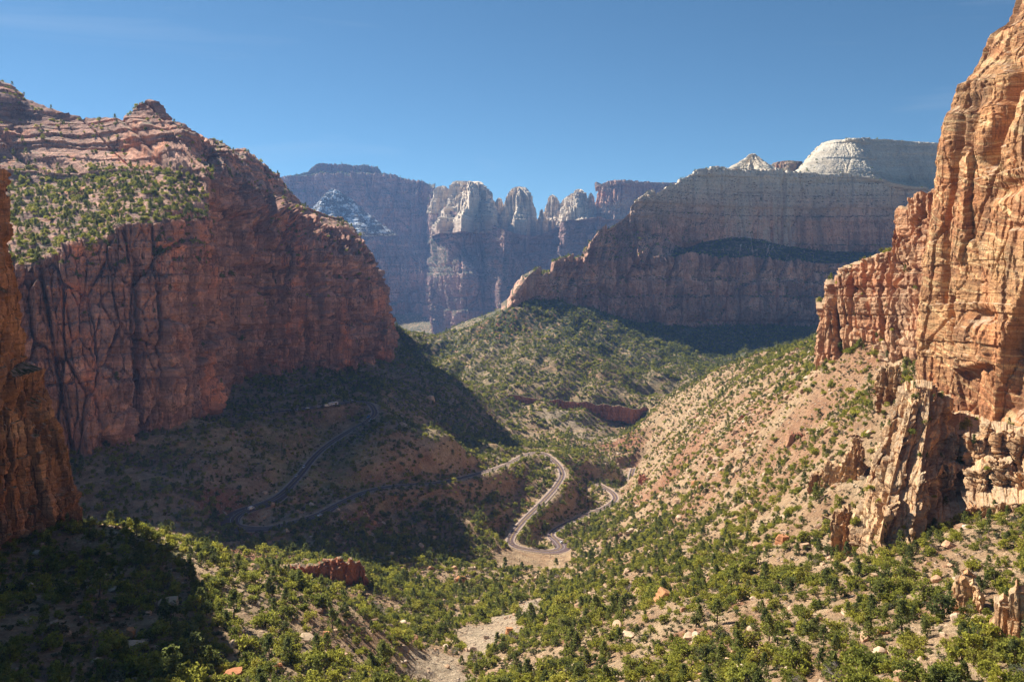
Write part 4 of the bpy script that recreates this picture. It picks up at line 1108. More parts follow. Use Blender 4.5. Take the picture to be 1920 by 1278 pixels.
def boulder_mesh(name, seed, mat, dims=(1, 1, .75), cuts=11, sub=3, boxy=False, rough=.035):
    r = np.random.default_rng(seed)
    bm = bmesh.new()
    if boxy:
        bmesh.ops.create_cube(bm, size=1.7)
        bmesh.ops.subdivide_edges(bm, edges=bm.edges[:], cuts=6, use_grid_fill=True)
    else:
        bmesh.ops.create_icosphere(bm, subdivisions=sub, radius=1.0)
    V = np.array([v.co[:] for v in bm.verts])
    for k in range(cuts):
        n = r.normal(size=3); n /= np.linalg.norm(n)
        h = r.uniform(.55, .86) if not boxy else r.uniform(.80, 1.12)
        d = V @ n - h
        V = np.where((d > 0)[:, None], V - n * d[:, None] * .96, V)
    # bedding steps and roughness
    v, e = layers(V[:, 2] * 3.2 + seed, seed)
    V[:, :2] *= (1 + .07 * (v - .5) * 2)[:, None]
    V += rough * np.c_[fbm(V[:, 0] * 3, V[:, 1] * 3 + V[:, 2], seed, 3), fbm(V[:, 1] * 3, V[:, 2] * 3, seed + 5, 3), fbm(V[:, 2] * 3, V[:, 0] * 3, seed + 9, 3)]
    V *= np.array(dims)
    for vv, co in zip(bm.verts, V):
        vv.co = co
    me = bpy.data.meshes.new(name)
    bm.to_mesh(me); bm.free()
    me.materials.append(mat)
    return me

def boulder_mat(name, cols):
    m, nt, out = new_mat(name)
    tc = nd(nt, "ShaderNodeTexCoord").outputs["Object"]
    rnd = nd(nt, "ShaderNodeObjectInfo").outputs["Random"]
    c = ramp(nt, rnd, cols)
    l = noise_(nt, vmul(nt, tc, (.6, .6, 4.0)), 1.0, 5, .6, .3)
    g = noise_(nt, tc, 3.0, 6, .7)
    c = mixc(nt, .7, c, ramp(nt, l, [(.3, .6), (.5, 1), (.7, 1.25)]), 'MULTIPLY')
    c = mixc(nt, .7, c, ramp(nt, g, [(.25, .6), (.5, 1), (.8, 1.3)]), 'MULTIPLY')
    finish(nt, out, c, .95, math_(nt, 'ADD', g, l), .5, .12)
    return m
m_boul = boulder_mat("boulder_sandstone", [(0, (.42, .22, .12)), (.25, (.52, .34, .21)), (.5, (.56, .42, .28)), (.75, (.46, .27, .16)), (1, (.60, .48, .35))])
m_boulr = boulder_mat("orange_boulder_sandstone", [(0, (.46, .19, .08)), (.5, (.52, .26, .12)), (1, (.42, .17, .08))])
BOU = [boulder_mesh("boulder", 10 + i, m_boul, d, 11, 3, i % 3 == 2) for i, d in enumerate(((1, .8, .6), (1, .9, .8), (1, .7, .55), (.8, 1, .7), (1, .6, .9), (.9, .8, .5)))]
PEB = [boulder_mesh("stone", 40 + i, m_boul, d, 9, 1, False, .02) for i, d in enumerate(((1, .8, .6), (1, .9, .8), (1, .7, .5)))]

# ------------------------------------------------------------------ single rocks that the photograph lets one pick out
def gz1(x, y):
    return float(ground_z(np.array([x]), np.array([y]))[0])
LAND = []
def place_rock(name, px, py, Y, wpx, hpx, mat, seed, lab, boxy=True, rz=0.0, tilt=(0, 0), deep=1.0, cat="boulder", group=None):
    """A rock seen centred at (px, py), wpx by hpx pixels big."""
    ys = np.linspace(Y * .6, Y * 1.6, 160)
    foot = np.stack([(px - CX) / FPX * ys, ys, (CY - (py + hpx * .32)) / FPX * ys], 1)
    under = np.nonzero(foot[:, 2] <= ground_z(foot[:, 0], foot[:, 1]))[0]
    if len(under):
        Y = float(ys[under[0]])
    c = P3(px, py, Y)
    w = wpx / FPX * Y * .5; h = hpx / FPX * Y * .5
    me = boulder_mesh(name, seed, mat, (w, w * deep, h), 9, 3, boxy, .05)
    o = link(bpy.data.objects.new(name, me))
    o.location = c - np.array([0, 0, .25 * h]); o.rotation_euler = (tilt[0], tilt[1], rz)
    tag(o, lab, cat, group, "thing")
    LAND.append((px, py, lab))
    return o
PINPOINT = [
    ("boulder", 1246, 1117, 300, 30, 32, 1, "tilted orange boulder alone in the middle of the right slope", True, .4, (.2, .5)),
    ("boulder", 1482, 824, 520, 26, 30, 0, "pale cream pointed boulder beside the low red ledge", False, 0, (0, 0)),
    ("boulder", 805, 747, 1140, 22, 20, 0, "single tan boulder on the dark slope right of the great cliff", False, 0, (0, 0)),
    ("boulder", 436, 1267, 200, 40, 34, 1, "square orange block at the bottom edge on the lower left slope", True, .3, (0, .05)),
    ("boulder", 250, 1212, 212, 46, 26, 0, "pale split boulder lying in the shaded lower left slope", True, .5, (.1, .1)),
    ("boulder", 244, 1186, 220, 20, 28, 1, "upright red stone above the pale split boulder in shade", True, .2, (.1, .2)),
    ("rock_pinnacle", 611, 1195, 262, 15, 38, 1, "thin orange pinnacle among trees of the lower left slope", True, .3, (.05, .1)),
    ("boulder", 522, 1247, 222, 16, 16, 1, "small orange block low on the lower left slope", True, .3, (0, 0)),
    ("boulder", 865, 1085, 610, 24, 16, 1, "red knob between the shaded slope and the tree covered bank", False, 0, (0, 0)),
    ("boulder", 1085, 1135, 420, 22, 18, 0, "tan flat boulder beside the upper wash", False, 0, (0, 0)),
    ("boulder", 955, 1183, 350, 14, 22, 1, "dark red upright stone at the wash bend", True, .2, (0, .1)),
    ("boulder", 1830, 1058, 232, 24, 20, 0, "pale round topped boulder above the split crag", False, .1, (0, .1)),
    ("boulder", 1593, 1148, 248, 28, 14, 0, "flat pale slab in the slope below the rib", True, .1, (0, .05)),
    ("boulder", 1676, 1218, 198, 26, 18, 0, "pale boulder low in the slope left of the crag", False, .1, (0, 0)),
    ("boulder", 1640, 1080, 262, 18, 18, 2, "tan stone at the foot of the pale slab face", True, .5, (0, .1)),
    ("boulder", 1468, 1010, 400, 24, 22, 1, "reddish stone in the shrubs left of the rib's foot", True, .5, (0, .1)),
    ("boulder", 1420, 1020, 400, 22, 16, 0, "pale stone left of the reddish stone in the shrubs", False, .5, (0, .1)),
    ("boulder", 1305, 905, 760, 18, 14, 1, "dark red stone in the middle of the right talus", True, .5, (0, .1)),
    ("boulder", 1335, 888, 740, 20, 14, 0, "tan block up slope of the dark red talus stone", True, .5, (0, .1)),
    ("boulder", 1145, 1052, 600, 16, 12, 1, "small red ledge stone below the second hairpin", True, .5, (0, .1)),
]
for i, (nm, px, py, Y, w, h, mi, lab, bx, rz, tl) in enumerate(PINPOINT):
    if lab:
        place_rock(nm, px, py, Y, w, h, (m_boul, m_boulr, m_slab)[mi], 300 + i, lab, bx, rz, tl, .9, {"boulder": "boulder"}.get(nm, "rock"))

# ------------------------------------------------------------------ where plants and stones stand
bpy.context.view_layer.update()
dg = bpy.context.evaluated_depsgraph_get()
def in_view(x, y, z, m=1.12):
    px, py = proj(x, y, z)
    return (np.abs(px - 960) < 960 * m) & (py < 1278 * 1.06)

def clear_sight(pts, slack=4.0):
    out = np.zeros(len(pts), bool)
    for i, p in enumerate(pts):
        v = Vector(p); L = v.length
        hit = SC.ray_cast(dg, Vector((0, 0, 0)), v / L, distance=max(L - slack, 1))
        out[i] = not hit[0]
    return out

# relative plant cover, as seen in the photograph: (px, py, half-width, half-height, factor)
COVER = [
    (420, 1150, 330, 110, 1.7), (600, 1250, 160, 60, 1.5), (160, 1200, 190, 120, 1.0), (700, 1100, 120, 70, 1.4), (900, 1120, 150, 60, 1.7), (830, 1000, 150, 80, 1.6), (960, 930, 90, 60, 1.9),
    (820, 850, 120, 40, 1.5), (1090, 960, 70, 30, 1.9), (1170, 1000, 150, 45, 2.1), (1080, 890, 60, 35, 1.8), (1100, 850, 60, 20, 1.5), (560, 820, 200, 60, .9), (380, 880, 120, 90, .9), (240, 900, 80, 80, 1.1),
    (640, 870, 90, 60, .5), (520, 968, 60, 14, .25), (700, 890, 80, 25, .6), (780, 720, 120, 60, 1.2), (900, 770, 120, 50, 1.2), (1300, 1230, 330, 60, 1.15), (1650, 1200, 260, 90, .9), (1300, 1080, 200, 60, .9), (1450, 950, 120, 50, 1.0),
    (1330, 870, 170, 70, .95), (1450, 760, 90, 60, .75), (1600, 730, 90, 40, .9), (1250, 900, 60, 40, .5), (1380, 720, 120, 40, 1.3), (1260, 800, 60, 40, 1.0), (1020, 680, 160, 70, 1.2), (1180, 690, 110, 60, 1.6), (1100, 620, 100, 40, 1.1),
    (940, 610, 40, 30, .45), (1420, 660, 160, 50, 1.6), (1160, 890, 28, 40, .15), (1000, 1130, 30, 40, .3), (900, 1200, 40, 30, .2), (830, 1265, 60, 30, .12), (1060, 800, 60, 14, .4), (900, 868, 60, 16, .5), (1840, 870, 120, 60, .35), (1800, 1000, 90, 60, .8),
    (740, 928, 110, 12, 2.4), (620, 990, 80, 10, 2.0), (880, 900, 60, 14, 2.0), (430, 925, 50, 50, .1), (460, 1010, 40, 40, .2), (980, 1018, 26, 14, .3), (240, 1010, 60, 20, .5)]
def cover(px, py):
    w = np.full(px.shape, .35); f = np.full(px.shape, .35 * 1.0)
    for cx, cy, sx, sy, k in COVER:
        g = np.exp(-((px - cx) / sx) ** 2 - ((py - cy) / sy) ** 2)
        w += g; f += g * k
    return f / w

def scatter(n, x0, x1, y0, y1, seed, use_cover=True, thr=None):
    r = np.random.default_rng(seed)
    x = r.uniform(x0, x1, n); y = r.uniform(y0, y1, n)
    k = np.abs(x) < .68 * y + 20
    x, y = x[k], y[k]
    z = ground_z(x, y)
    px, py = proj(x, y, z)
    k = in_view(x, y, z)
    c = cover(px, py) * np.clip(1.12 + .8 * fbm(x / 27, y / 27, seed + 57, 3), .12, 2.4) if use_cover else np.ones_like(px)
    k &= r.random(len(x)) < c / 2.6
    d, _ = road_dist(x, y)
    k &= d > 6.2
    e = 2.0
    if len(x) < 20000:
        g0 = ground_base(x, y)
        k &= np.hypot(ground_base(x + e, y) - g0, ground_base(x, y + e) - g0) / e < 2.6
    k &= ~((np.abs(px - 1000) < 72) & (np.abs(py - 1048) < 20))             # open ground below the lower hairpin
    x, y, z = x[k], y[k], z[k]
    q = np.c_[x, y, z]
    return q[blob_mask(q, PALE[:4]) < .45] if len(q) and use_cover else q

near = scatter(25000, -220, 330, 120, 560, 1)
mid = scatter(64000, -480, 560, 560, 1330, 2)
far = scatter(110000, -420, 1000, 1330, 2260, 3)
vfar = scatter(9000, -420, 60, 2260, 3900, 4, False)
trees = np.concatenate([near, mid, far, vfar])
rt = np.random.default_rng(5)
u = rt.random(len(trees))
tkind = np.where(u < .62, 0, np.where(u < .86, 1, 2))                     # juniper, pinyon, low bush
tsize = np.exp(rt.normal(-.03, .36, len(trees))) * np.where(tkind == 2, 1.2, .80)
tsize = np.clip(tsize, .3, 1.75) * np.where(trees[:, 1] > 1330, 1.05, np.where(trees[:, 1] < 560, .9, 1.0))
px, py = proj(*trees.T)
talus = np.exp(-((px - 1420) / 260) ** 2 - ((py - 810) / 110) ** 2)
tsize *= 1 - .35 * talus                                                   # stunted shrubs on the dry talus
tsize *= 1 - .25 * np.exp(-((px - 560) / 250) ** 2 - ((py - 850) / 110) ** 2)
sub = np.concatenate([scatter(42000, -220, 330, 120, 620, 7), scatter(30000, -460, 420, 620, 1320, 17)])
peb = scatter(30000, -230, 330, 120, 760, 8, False)
peb2 = scatter(22000, -300, 560, 700, 1300, 9, False)
peb2 = peb2[proj(*peb2.T)[0] > 1050]
bare_spots = [(640, 1110, 440), (690, 1140, 400), (560, 1100, 450), (520, 1040, 560), (600, 1030, 600), (610, 1090, 470), (710, 1160, 390), (725, 1180, 380), (700, 1120, 440), (1010, 1120, 470), (1030, 1100, 520), (990, 1150, 420), (960, 1180, 370),
              (820, 1190, 340), (850, 1180, 350), (800, 1230, 300), (1120, 1035, 700), (1150, 1030, 700), (1090, 1045, 690), (1180, 1025, 690), (1060, 1060, 690), (1060, 905, 1020), (1040, 915, 1000), (1090, 915, 1030), (480, 1010, 620), (530, 1015, 625), (1030, 1075, 610), (900, 1205, 340), (770, 1240, 290), (860, 1250, 290)]

# plants on ledges of the cliffs, where the rock lies flat enough
def ledge_points(V, seed, n, nzmin=.72, box=None, sizes=1.0):
    du = np.gradient(V, axis=1); dv = np.gradient(V, axis=0)
    N = np.cross(dv, du); N /= np.linalg.norm(N, axis=-1, keepdims=True) + 1e-9
    ok = N[..., 2] > nzmin
    if box:
        px, py = proj(V[..., 0], V[..., 1], V[..., 2])
        ok &= (px > box[0]) & (px < box[1]) & (py > box[2]) & (py < box[3])
    P = V[ok]
    if len(P) == 0:
        return np.zeros((0, 3))
    A = np.linalg.norm(np.cross(du, dv), axis=-1)[ok]
    r = np.random.default_rng(seed)
    return P[r.choice(len(P), size=min(n, len(P)), replace=False, p=A / A.sum())]
ledge = np.concatenate([
    ledge_points(VL, 1, 2600, .55, (15, 400, 315, 500)), ledge_points(VL, 2, 700, .5, (470, 700, 330, 560)), ledge_points(VL, 3, 500, .55, (0, 560, 150, 345)), ledge_points(VL, 4, 220, .5, (40, 740, 500, 800)),
    ledge_points(ALLSHEETS["mountain"], 5, 1500, .55, (1000, 1750, 420, 520)), ledge_points(ALLSHEETS["mountain"], 6, 500, .6, (1000, 1750, 300, 420)), ledge_points(ALLSHEETS["mountain"], 16, 500, .45, (1000, 1750, 520, 620)),
    ledge_points(ALLSHEETS["white_butte"], 7, 260, .8), ledge_points(VR, 8, 60, .6), ledge_points(ALLSHEETS["canyon_wall_spur"], 9, 80, .6), ledge_points(ALLSHEETS["rock_rib"], 10, 70, .7),
    ledge_points(ALLSHEETS["flat_summit"], 12, 350, .5), ledge_points(ALLSHEETS["far_mountain"], 13, 500, .6, (520, 830, 300, 400))])
lsize = np.exp(rt.normal(0, .25, len(ledge))) * np.where(ledge[:, 1] > 4000, 1.8, np.where(ledge[:, 1] < 700, .6, .95))

# ------------------------------------------------------------------ individuals: those that show largest
ORD = ["first", "second", "third", "fourth", "fifth", "sixth", "seventh", "eighth", "ninth", "tenth", "eleventh", "twelfth", "thirteenth", "fourteenth", "fifteenth", "sixteenth", "seventeenth", "eighteenth", "nineteenth", "twentieth"]
SHORT = {}
for lx, ly, lb in LAND:
    SHORT[lb] = lb
LANDXY = np.array([(a, b) for a, b, c in LAND]); LANDLB = [c for a, b, c in LAND]
used_labels = set()
def relate(px, py):
    """The landmark a thing lies nearest to and on which side of it."""
    d = np.hypot(LANDXY[:, 0] - px, LANDXY[:, 1] - py)
    j = int(d.argmin())
    dx, dy = px - LANDXY[j, 0], py - LANDXY[j, 1]
    side = ("right of" if dx > 0 else "left of") if abs(dx) > abs(dy) else ("below" if dy > 0 else "above")
    return j, side, d[j]
SHORTLAND = ["tilted orange boulder", "pale cream pointed boulder", "lone tan boulder on the dark slope", "square orange block at bottom edge", "pale split boulder in shade", "upright red stone in shade", "thin orange pinnacle",
             "small orange block", "red knob", "tan flat boulder by the wash", "dark upright stone at the wash bend", "pale round topped boulder", "flat pale slab", "pale low boulder",
             "tan stone at the slab face", "reddish stone", "pale stone in the shrubs", "dark red talus stone", "tan block on the talus", "small red ledge stone"]
for lx, ly, sl in ((1690, 880, "leaning tan rib"), (1830, 840, "tan shelf right of the rib"), (1560, 880, "stacked tan crag"), (1586, 975, "orange wedge of rock"), (1815, 1100, "split orange crag"),
                   (1905, 1150, "rounded corner outcrop"), (100, 1030, "foot of the orange buttress"), (620, 1072, "orange ledge above the gorge"), (1000, 1130, "head of the pale wash"), (860, 1230, "lower end of the wash")):
    LAND.append((lx, ly, sl)); SHORTLAND.append(sl)
LANDXY = np.array([(a, b) for a, b, c in LAND])
assert len(SHORTLAND) == len(LAND), (len(SHORTLAND), len(LAND))

def relabel(items, noun):
    """items: list of (object, px, py, adjective). Gives each a label of its own: counted outward from the nearest landmark."""
    by = {}
    for o, px, py, adj in items:
        j, side, d = relate(px, py)
        by.setdefault((j, side, adj), []).append((d, o))
    for (j, side, adj), lst in by.items():
        lst.sort(key=lambda t: t[0])
        for k, (d, o) in enumerate(lst):
            nth = (ORD[k] + " ") if len(lst) > 1 and k < len(ORD) else ""
            far_ = "outlying " if k >= len(ORD) else ""
            o["label"] = f"{nth}{far_}{adj} {noun} {side} {SHORTLAND[j]}"

def pick(pts, size, count, h):
    px, py = proj(*pts.T)
    ok = (px > 5) & (px < 1915) & (py < 1275) & (py > 5)
    idx = np.nonzero(ok)[0]
    idx = idx[np.argsort(-(size[idx] / pts[idx, 1]))][:int(count * 1.9)]
    vis = clear_sight(pts[idx] + np.array([0, 0, h]) * size[idx, None])
    return idx[vis][:count]

taken = np.zeros(len(trees), bool)
def make_tree(name, pair, p, s, rz, sq, cat, group):
    e = empty(name, p, rz)
    e.scale = (s * sq, s / sq, s)
    e["kind"] = "thing"; e["category"] = cat; e["group"] = group
    for nm, me in (("crown", pair[0]), ("trunk", pair[1])):
        link(bpy.data.objects.new(nm, me), e)
    return e
SIZEW = lambda s: "large" if s > 1.2 else ("small" if s < .85 else "middle sized")
for kd, protos, name, cat, noun in ((0, JUN, "juniper_tree", "tree", "rounded juniper"), (1, PIN, "pinyon_pine", "tree", "dark green pinyon pine")):
    idx = np.nonzero(tkind == kd)[0]
    sel = idx[pick(trees[idx], tsize[idx], 290, 3.0)]
    items = []
    for i in sel:
        taken[i] = True
        o = make_tree(name, protos[i % len(protos)], trees[i], float(tsize[i]), float(rt.uniform(0, 6.28)), float(rt.uniform(.88, 1.14)), cat, f"{noun}s on the near slopes")
        qx, qy = proj(*trees[i]); items.append((o, float(qx), float(qy), SIZEW(tsize[i])))
    relabel(items, noun)
# low shrubs
shrub_all = np.concatenate([sub, trees[tkind == 2]])
ssize = np.exp(rt.normal(0, .3, len(shrub_all))) * np.r_[np.where(sub[:, 1] > 620, 1.35, .85), np.full((tkind == 2).sum(), 1.5)]
sel = pick(shrub_all, ssize, 280, 1.2)
items = []
for i in sel:
    o = link(bpy.data.objects.new("desert_shrub", SHR[i % len(SHR)]))
    o.location = shrub_all[i]; o.rotation_euler = (0, 0, float(rt.uniform(0, 6.28))); o.scale = (float(ssize[i]),) * 3
    tag(o, None, "shrub", "low desert shrubs on the near slopes", "thing")
    qx, qy = proj(*shrub_all[i]); items.append((o, float(qx), float(qy), SIZEW(ssize[i] / 1.1)))
relabel(items, "low desert shrub")
keep_s = np.ones(len(shrub_all), bool); keep_s[sel] = False
# boulders
ball = np.concatenate([peb, peb2])
bsize = np.exp(rt.normal(-1.0, .72, len(ball))) * np.where(ball[:, 1] > 600, 2.0, 1.0)
bsize *= np.where(proj(*ball.T)[0] > 1080, 1.35, 1.0)
bsize = np.clip(bsize, .12, 3.4)
sel = pick(ball, bsize, 250, .5)
items = []
for i in sel:
    o = link(bpy.data.objects.new("boulder", BOU[i % len(BOU)]))
    o.location = ball[i] + np.array([0, 0, .1 * bsize[i]]); o.rotation_euler = (float(rt.normal(0, .25)), float(rt.normal(0, .25)), float(rt.uniform(0, 6.28))); o.scale = (float(bsize[i]),) * 3
    tag(o, None, "boulder", "loose boulders on the slopes", "thing")
    qx, qy = proj(*ball[i]); items.append((o, float(qx), float(qy), "large" if bsize[i] > 1.6 else ("small" if bsize[i] < .9 else "middle sized")))
relabel(items, "loose sandstone boulder")
keep_b = np.ones(len(ball), bool); keep_b[sel] = False
# leafless winter trees along the gorge and wash
items = []
for i, (a, b, Y) in enumerate(bare_spots):
    p = P3(a, b, Y); p[2] = gz1(p[0], p[1])
    o = link(bpy.data.objects.new("bare_tree", TWG[i % 2]))
    s = float(rt.uniform(1.0, 1.9)); o.location = p; o.scale = (s * 1.15, s * 1.15, s); o.rotation_euler = (0, 0, float(rt.uniform(0, 6.28)))
    tag(o, None, "tree", "leafless grey trees along the gorge and wash", "thing")
    qx, qy = proj(*p); items.append((o, float(qx), float(qy), "leafless"))
relabel(items, "grey winter tree")
# the tall fir on the spur above the upper road
fir = empty("fir_tree", P3(711, 777, 1000)); tag(fir, "lone tall conical fir standing at the sunlit bend of the upper road", "tree", None, "thing")
fir.location.z = gz1(fir.location.x, fir.location.y) - .5
link(bpy.data.objects.new("crown", leafy_mesh("fir_crown", m_pin, 177, 21, 9, 'cone', 150, 16, .5, .06)), fir)
link(bpy.data.objects.new("trunk", trunk_mesh("fir_trunk", 277, 16, 3, 1)), fir)

# ------------------------------------------------------------------ the rest of the vegetation and stones as cover
def instanced(name, pts, scl, rot, idx, protos, lab):
    c = bpy.data.collections.new(name + "_kinds")
    for k, me in enumerate(protos):
        c.objects.link(bpy.data.objects.new(f"{name}_kind_{k:02d}", me))
    me = bpy.data.meshes.new(name)
    n = len(pts)
    me.vertices.add(n); me.vertices.foreach_set("co", np.ascontiguousarray(pts, dtype=np.float32).ravel())
    for an, at, key, data in (("scl", 'FLOAT_VECTOR', "vector", scl), ("rot", 'FLOAT_VECTOR', "vector", rot), ("pick", 'INT', "value", idx)):
        a = me.attributes.new(an, at, 'POINT')
        a.data.foreach_set(key, np.ascontiguousarray(data, dtype=np.int32 if at == 'INT' else np.float32).ravel())
    o = link(bpy.data.objects.new(name, me))
    g = bpy.data.node_groups.new(name, 'GeometryNodeTree')
    g.interface.new_socket("Geometry", in_out='INPUT', socket_type='NodeSocketGeometry')
    g.interface.new_socket("Geometry", in_out='OUTPUT', socket_type='NodeSocketGeometry')
    gi = g.nodes.new("NodeGroupInput"); go = g.nodes.new("NodeGroupOutput")
    iop = g.nodes.new("GeometryNodeInstanceOnPoints")
    ci = g.nodes.new("GeometryNodeCollectionInfo")
    ci.inputs["Collection"].default_value = c
    ci.inputs["Separate Children"].default_value = True
    ci.inputs["Reset Children"].default_value = True
    iop.inputs["Pick Instance"].default_value = True
    g.links.new(gi.outputs[0], iop.inputs["Points"]); g.links.new(ci.outputs[0], iop.inputs["Instance"])
    def named(nm, dt):
        a = g.nodes.new("GeometryNodeInputNamedAttribute"); a.data_type = dt; a.inputs[0].default_value = nm
        return a.outputs[0]
    er = g.nodes.new("FunctionNodeEulerToRotation")
    g.links.new(named("rot", 'FLOAT_VECTOR'), er.inputs[0]); g.links.new(er.outputs[0], iop.inputs["Rotation"])
    g.links.new(named("scl", 'FLOAT_VECTOR'), iop.inputs["Scale"]); g.links.new(named("pick", 'INT'), iop.inputs["Instance Index"])
    g.links.new(iop.outputs[0], go.inputs[0])
    md = o.modifiers.new("cover", 'NODES'); md.node_group = g
    tag(o, lab, None, None, "stuff")
    return o
def rots(n, tilt=0.0):
    return np.c_[rt.normal(0, tilt, n) if tilt else np.zeros(n), rt.normal(0, tilt, n) if tilt else np.zeros(n), rt.uniform(0, 6.28, n)]
def sizes(s):
    return np.c_[s * rt.uniform(.85, 1.2, len(s)), s * rt.uniform(.85, 1.2, len(s)), s]
protos = [a for a, b in JUN] + [a for a, b in PIN] + TWG
k = ~taken & (tkind < 2)
pidx = np.where(tkind == 0, rt.integers(0, len(JUN), len(trees)), len(JUN) + rt.integers(0, len(PIN), len(trees)))
pidx = np.where(rt.random(len(trees)) < .05, len(JUN) + len(PIN) + rt.integers(0, 2, len(trees)), pidx)          # here and there a leafless one
instanced("woodland_cover", trees[k], sizes(tsize[k]), rots(k.sum()), pidx[k], protos, "juniper and pinyon woodland covering the farther slopes")
instanced("ledge_scrub", ledge - np.array([0, 0, .3]), sizes(lsize), rots(len(ledge)), rt.integers(0, len(protos) - 2, len(ledge)), protos, "small trees and scrub on the cliff ledges")
instanced("shrub_cover", shrub_all[keep_s], sizes(ssize[keep_s]), rots(keep_s.sum()), rt.integers(0, len(SHR), keep_s.sum()), SHR, "low shrubs scattered between the trees")
instanced("rubble", ball[keep_b], sizes(bsize[keep_b]), rots(keep_b.sum(), .25), rt.integers(0, len(PEB), keep_b.sum()), PEB, "loose stones strewn over the slopes")

# ------------------------------------------------------------------ vehicles on the road and in the lay-bys
m_tyre = simple_mat("tyre_rubber", (.02, .02, .02), .9, .1, 1)
m_glass = simple_mat("car_glass", (.03, .04, .05), .1, .1, 1, .6)
m_lamp = simple_mat("lamp_lens", (.8, .8, .75), .2, .05, 1, .6)
PAINT = {k: simple_mat(k + "_car_paint", c, .35, .04, 1, .5) for k, c in {"white": (.80, .80, .80), "silver": (.50, .52, .54), "blue": (.04, .16, .42), "dark": (.05, .05, .06), "red": (.35, .03, .02), "cream": (.72, .68, .58)}.items()}
def prism(prof, w, inset=0.0):
    """Side profile (x, z) pulled to width w; the upper points lean in by inset."""
    zt = max(z for x, z in prof); zb = min(z for x, z in prof)
    V = []
    for s in (-1, 1):
        for x, z in prof:
            V.append((x, s * (w / 2 - inset * (z - zb) / (zt - zb + 1e-6)), z))
    n = len(prof)
    bm = bmesh.new()
    vs = [bm.verts.new(v) for v in V]
    bm.faces.new(vs[:n][::-1]); bm.faces.new(vs[n:])
    for i in range(n):
        j = (i + 1) % n
        bm.faces.new((vs[i], vs[j], vs[n + j], vs[n + i]))
    bmesh.ops.bevel(bm, geom=bm.edges[:], offset=.05, segments=2, affect='EDGES')
    bmesh.ops.recalc_face_normals(bm, faces=bm.faces[:])
    return bm
def bm_obj(name, bm, mat, parent, loc=(0, 0, 0)):
    me = bpy.data.meshes.new(name); bm.to_mesh(me); bm.free(); me.materials.append(mat)
    o = link(bpy.data.objects.new(name, me), parent); o.location = loc
    return o
def wheel_parts(root, xs, w, r):
    for x in xs:
        for s in (-1, 1):
            bm = bmesh.new()
            bmesh.ops.create_cone(bm, cap_ends=True, segments=14, radius1=r, radius2=r, depth=.22, matrix=Matrix.Rotation(math.radians(90), 4, 'X'))
            o = bm_obj("wheel", bm, m_tyre, root, (x, s * (w / 2 - .08), r))
            bm = bmesh.new()
            bmesh.ops.create_cone(bm, cap_ends=True, segments=10, radius1=r * .55, radius2=r * .5, depth=.05, matrix=Matrix.Rotation(math.radians(90), 4, 'X'))
            bm_obj("rim", bm, PAINT["silver"], o, (0, s * .12, 0))
def car(root, paint, kind):
    if kind == "bus":
        L, w = 11.0, 2.5
        bm_obj("body", prism([(-5.5, .45), (5.4, .45), (5.5, 1.2), (5.3, 3.0), (5.0, 3.15), (-5.4, 3.15), (-5.5, 2.9)], w), PAINT[paint], root)
        for s in (-1, 1):
            for k in range(7):
                bm_obj("window", prism([(0, 0), (1.2, 0), (1.2, .95), (0, .95)], .08), m_glass, root, (-5.0 + 1.4 * k, s * 1.23, 1.65))
        bm_obj("windscreen", prism([(0, 0), (.08, 0), (-.02, 1.2), (-.1, 1.2)], 2.2), m_glass, root, (5.42, 0, 1.4))
        wheel_parts(root, (-3.4, 3.6), w, .5); return
    if kind == "van":
        L, w = 6.0, 2.1
        bm_obj("body", prism([(-3.0, .4), (2.9, .4), (3.0, 1.1), (2.2, 1.3), (1.5, 2.4), (1.2, 2.55), (-2.9, 2.55), (-3.0, 2.3)], w, .12), PAINT[paint], root)
        bm_obj("windscreen", prism([(0, 0), (.06, 0), (-.55, 1.0), (-.62, 1.0)], 1.75), m_glass, root, (2.2, 0, 1.35))
        for s in (-1, 1):
            bm_obj("window", prism([(.0, 0), (1.3, 0), (1.0, .7), (0, .7)], .06), m_glass, root, (.5, s * .98, 1.45))
        wheel_parts(root, (-1.9, 1.9), w, .36)
    else:
        w = 1.85
        bm_obj("body", prism([(-2.25, .35), (2.2, .35), (2.3, .7), (2.1, .92), (1.1, 1.02), (-2.1, 1.05), (-2.3, .8)], w, .06), PAINT[paint], root)
        hh = .68 if kind == "suv" else .46
        back = -2.1 if kind == "suv" else -1.7
        g = bm_obj("window", prism([(back, 0), (.95, 0), (.3, hh), (back + .35, hh)], w - .12, .16), m_glass, root, (0, 0, 1.02))
        bm_obj("roof", prism([(back + .36, 0), (.28, 0), (.2, .07), (back + .42, .07)], w - .42, .03), PAINT[paint], root, (0, 0, 1.02 + hh))
        wheel_parts(root, (-1.4, 1.4), w, .33)
    fx = 2.24 if kind != "van" else 2.96
    for s in (-1, 1):
        bm_obj("headlight", prism([(0, 0), (.08, 0), (.06, .16), (0, .16)], .34), m_lamp, root, (fx - .06, s * .62, .66))
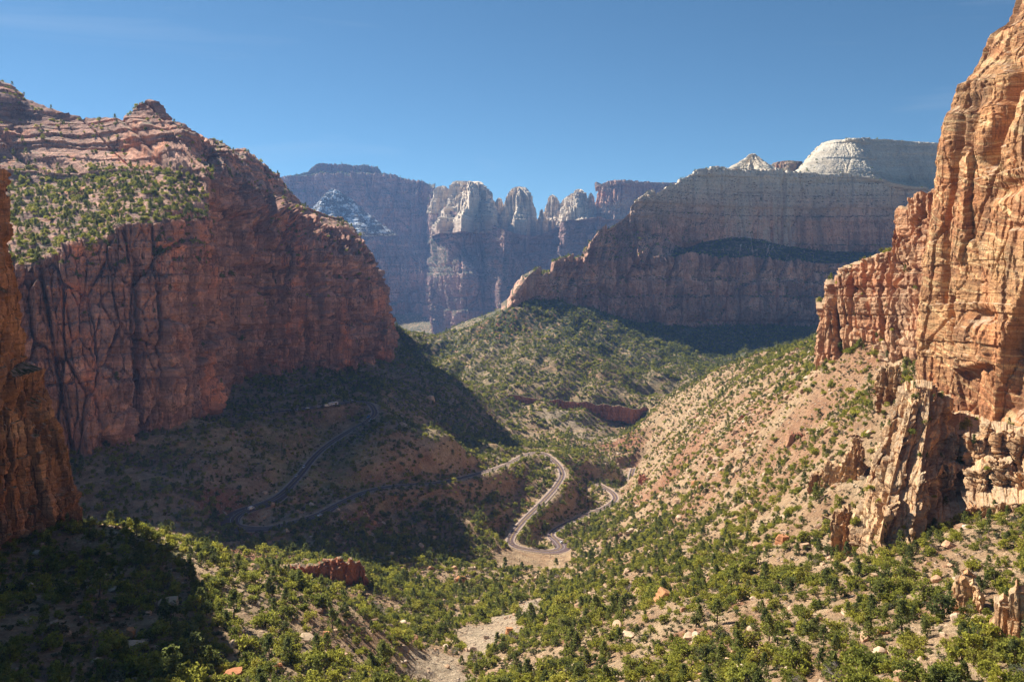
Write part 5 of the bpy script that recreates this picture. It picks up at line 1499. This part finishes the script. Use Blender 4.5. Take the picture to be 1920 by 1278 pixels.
VEH = [
    ("car", "suv", "white", 1024, 1016, 822, 2.0, 0, "white car entering the lower hairpin"), ("van", "van", "white", 474, 957, 695, -2.2, 1, "white van on the first hairpin's inside lane"),
    ("car", "car", "silver", 560, 902, 775, 2.0, 0, "silver car on the straight above the first hairpin, lower of two"), ("car", "suv", "white", 578, 880, 800, 2.0, 0, "white car on the straight above the first hairpin, upper of two"),
    ("car", "car", "white", 591, 973, 695, 4.6, 1, "white car parked in the lay-by below the first hairpin"), ("bus", "bus", "white", 622, 759, 935, 5.5, 0, "long white bus parked on the upper road"),
    ("van", "van", "cream", 605, 762, 927, 8.5, 0, "cream camper van parked behind the white bus"), ("car", "suv", "silver", 590, 764, 920, 6.5, 0, "silver car parked next behind the white bus"), ("car", "car", "white", 572, 766, 912, 6.0, 0, "white car parked third from the left on the upper road"),
    ("car", "suv", "white", 558, 767, 907, 6.0, 0, "white car parked second from the left on the upper road"), ("car", "car", "silver", 543, 769, 901, 5.0, 0, "silver car parked leftmost on the upper road"), ("car", "suv", "dark", 652, 751, 955, -4.8, 0, "dark car parked near the top bend, left of two"),
    ("car", "car", "silver", 664, 748, 962, -4.8, 0, "silver car parked near the top bend, right of two"), ("car", "suv", "blue", 696, 786, 922, 4.6, 0, "bright blue car parked at the sunlit bend below the fir"), ("car", "car", "white", 688, 789, 917, -4.6, 0, "white car beside the bright blue car"),
    ("car", "car", "dark", 1052, 884, 1007, 1.9, 0, "dark car on the bend above the lower hairpin")]
for nm, kind, paint, px, py, Y, lane, rev, lab in VEH:
    c = P3(px, py, Y)
    line = ROADS[0]
    j = int(np.hypot(line[:, 0] - c[0], line[:, 1] - c[1]).argmin()); j = min(max(j, 1), len(line) - 2)
    t = line[j + 1] - line[j - 1]; t /= np.linalg.norm(t)
    p = line[j] + np.array([t[1], -t[0], 0]) * lane
    if rev: t = -t
    root = empty({"bus": "tour_bus", "van": "camper_van", "car": "parked_car"}[nm] if nm != "car" or True else nm, (p[0], p[1], p[2] + .17), math.atan2(t[1], t[0]))
    root.rotation_euler = (0, -math.asin(float(np.clip(t[2], -.3, .3))), math.atan2(t[1], t[0]))
    tag(root, lab, {"bus": "bus", "van": "van", "car": "car"}[nm], "vehicles on the canyon road", "thing")
    car(root, paint, kind)

# ------------------------------------------------------------------ the air
bpy.ops.mesh.primitive_cube_add(size=1, location=(0, 7900, 180))
haze = bpy.context.object
haze.name = "haze"
haze.dimensions = (34000, 26000, 1220)
tag(haze, kind="stuff")
m_haze, nt, out = new_mat("valley_haze")
vol = nd(nt, "ShaderNodeVolumePrincipled", {"Color": (.27, .50, 1.0), "Density": 4.2e-5, "Anisotropy": .2})
nt.links.new(vol.outputs[0], out.inputs["Volume"])
haze.data.materials.append(m_haze)
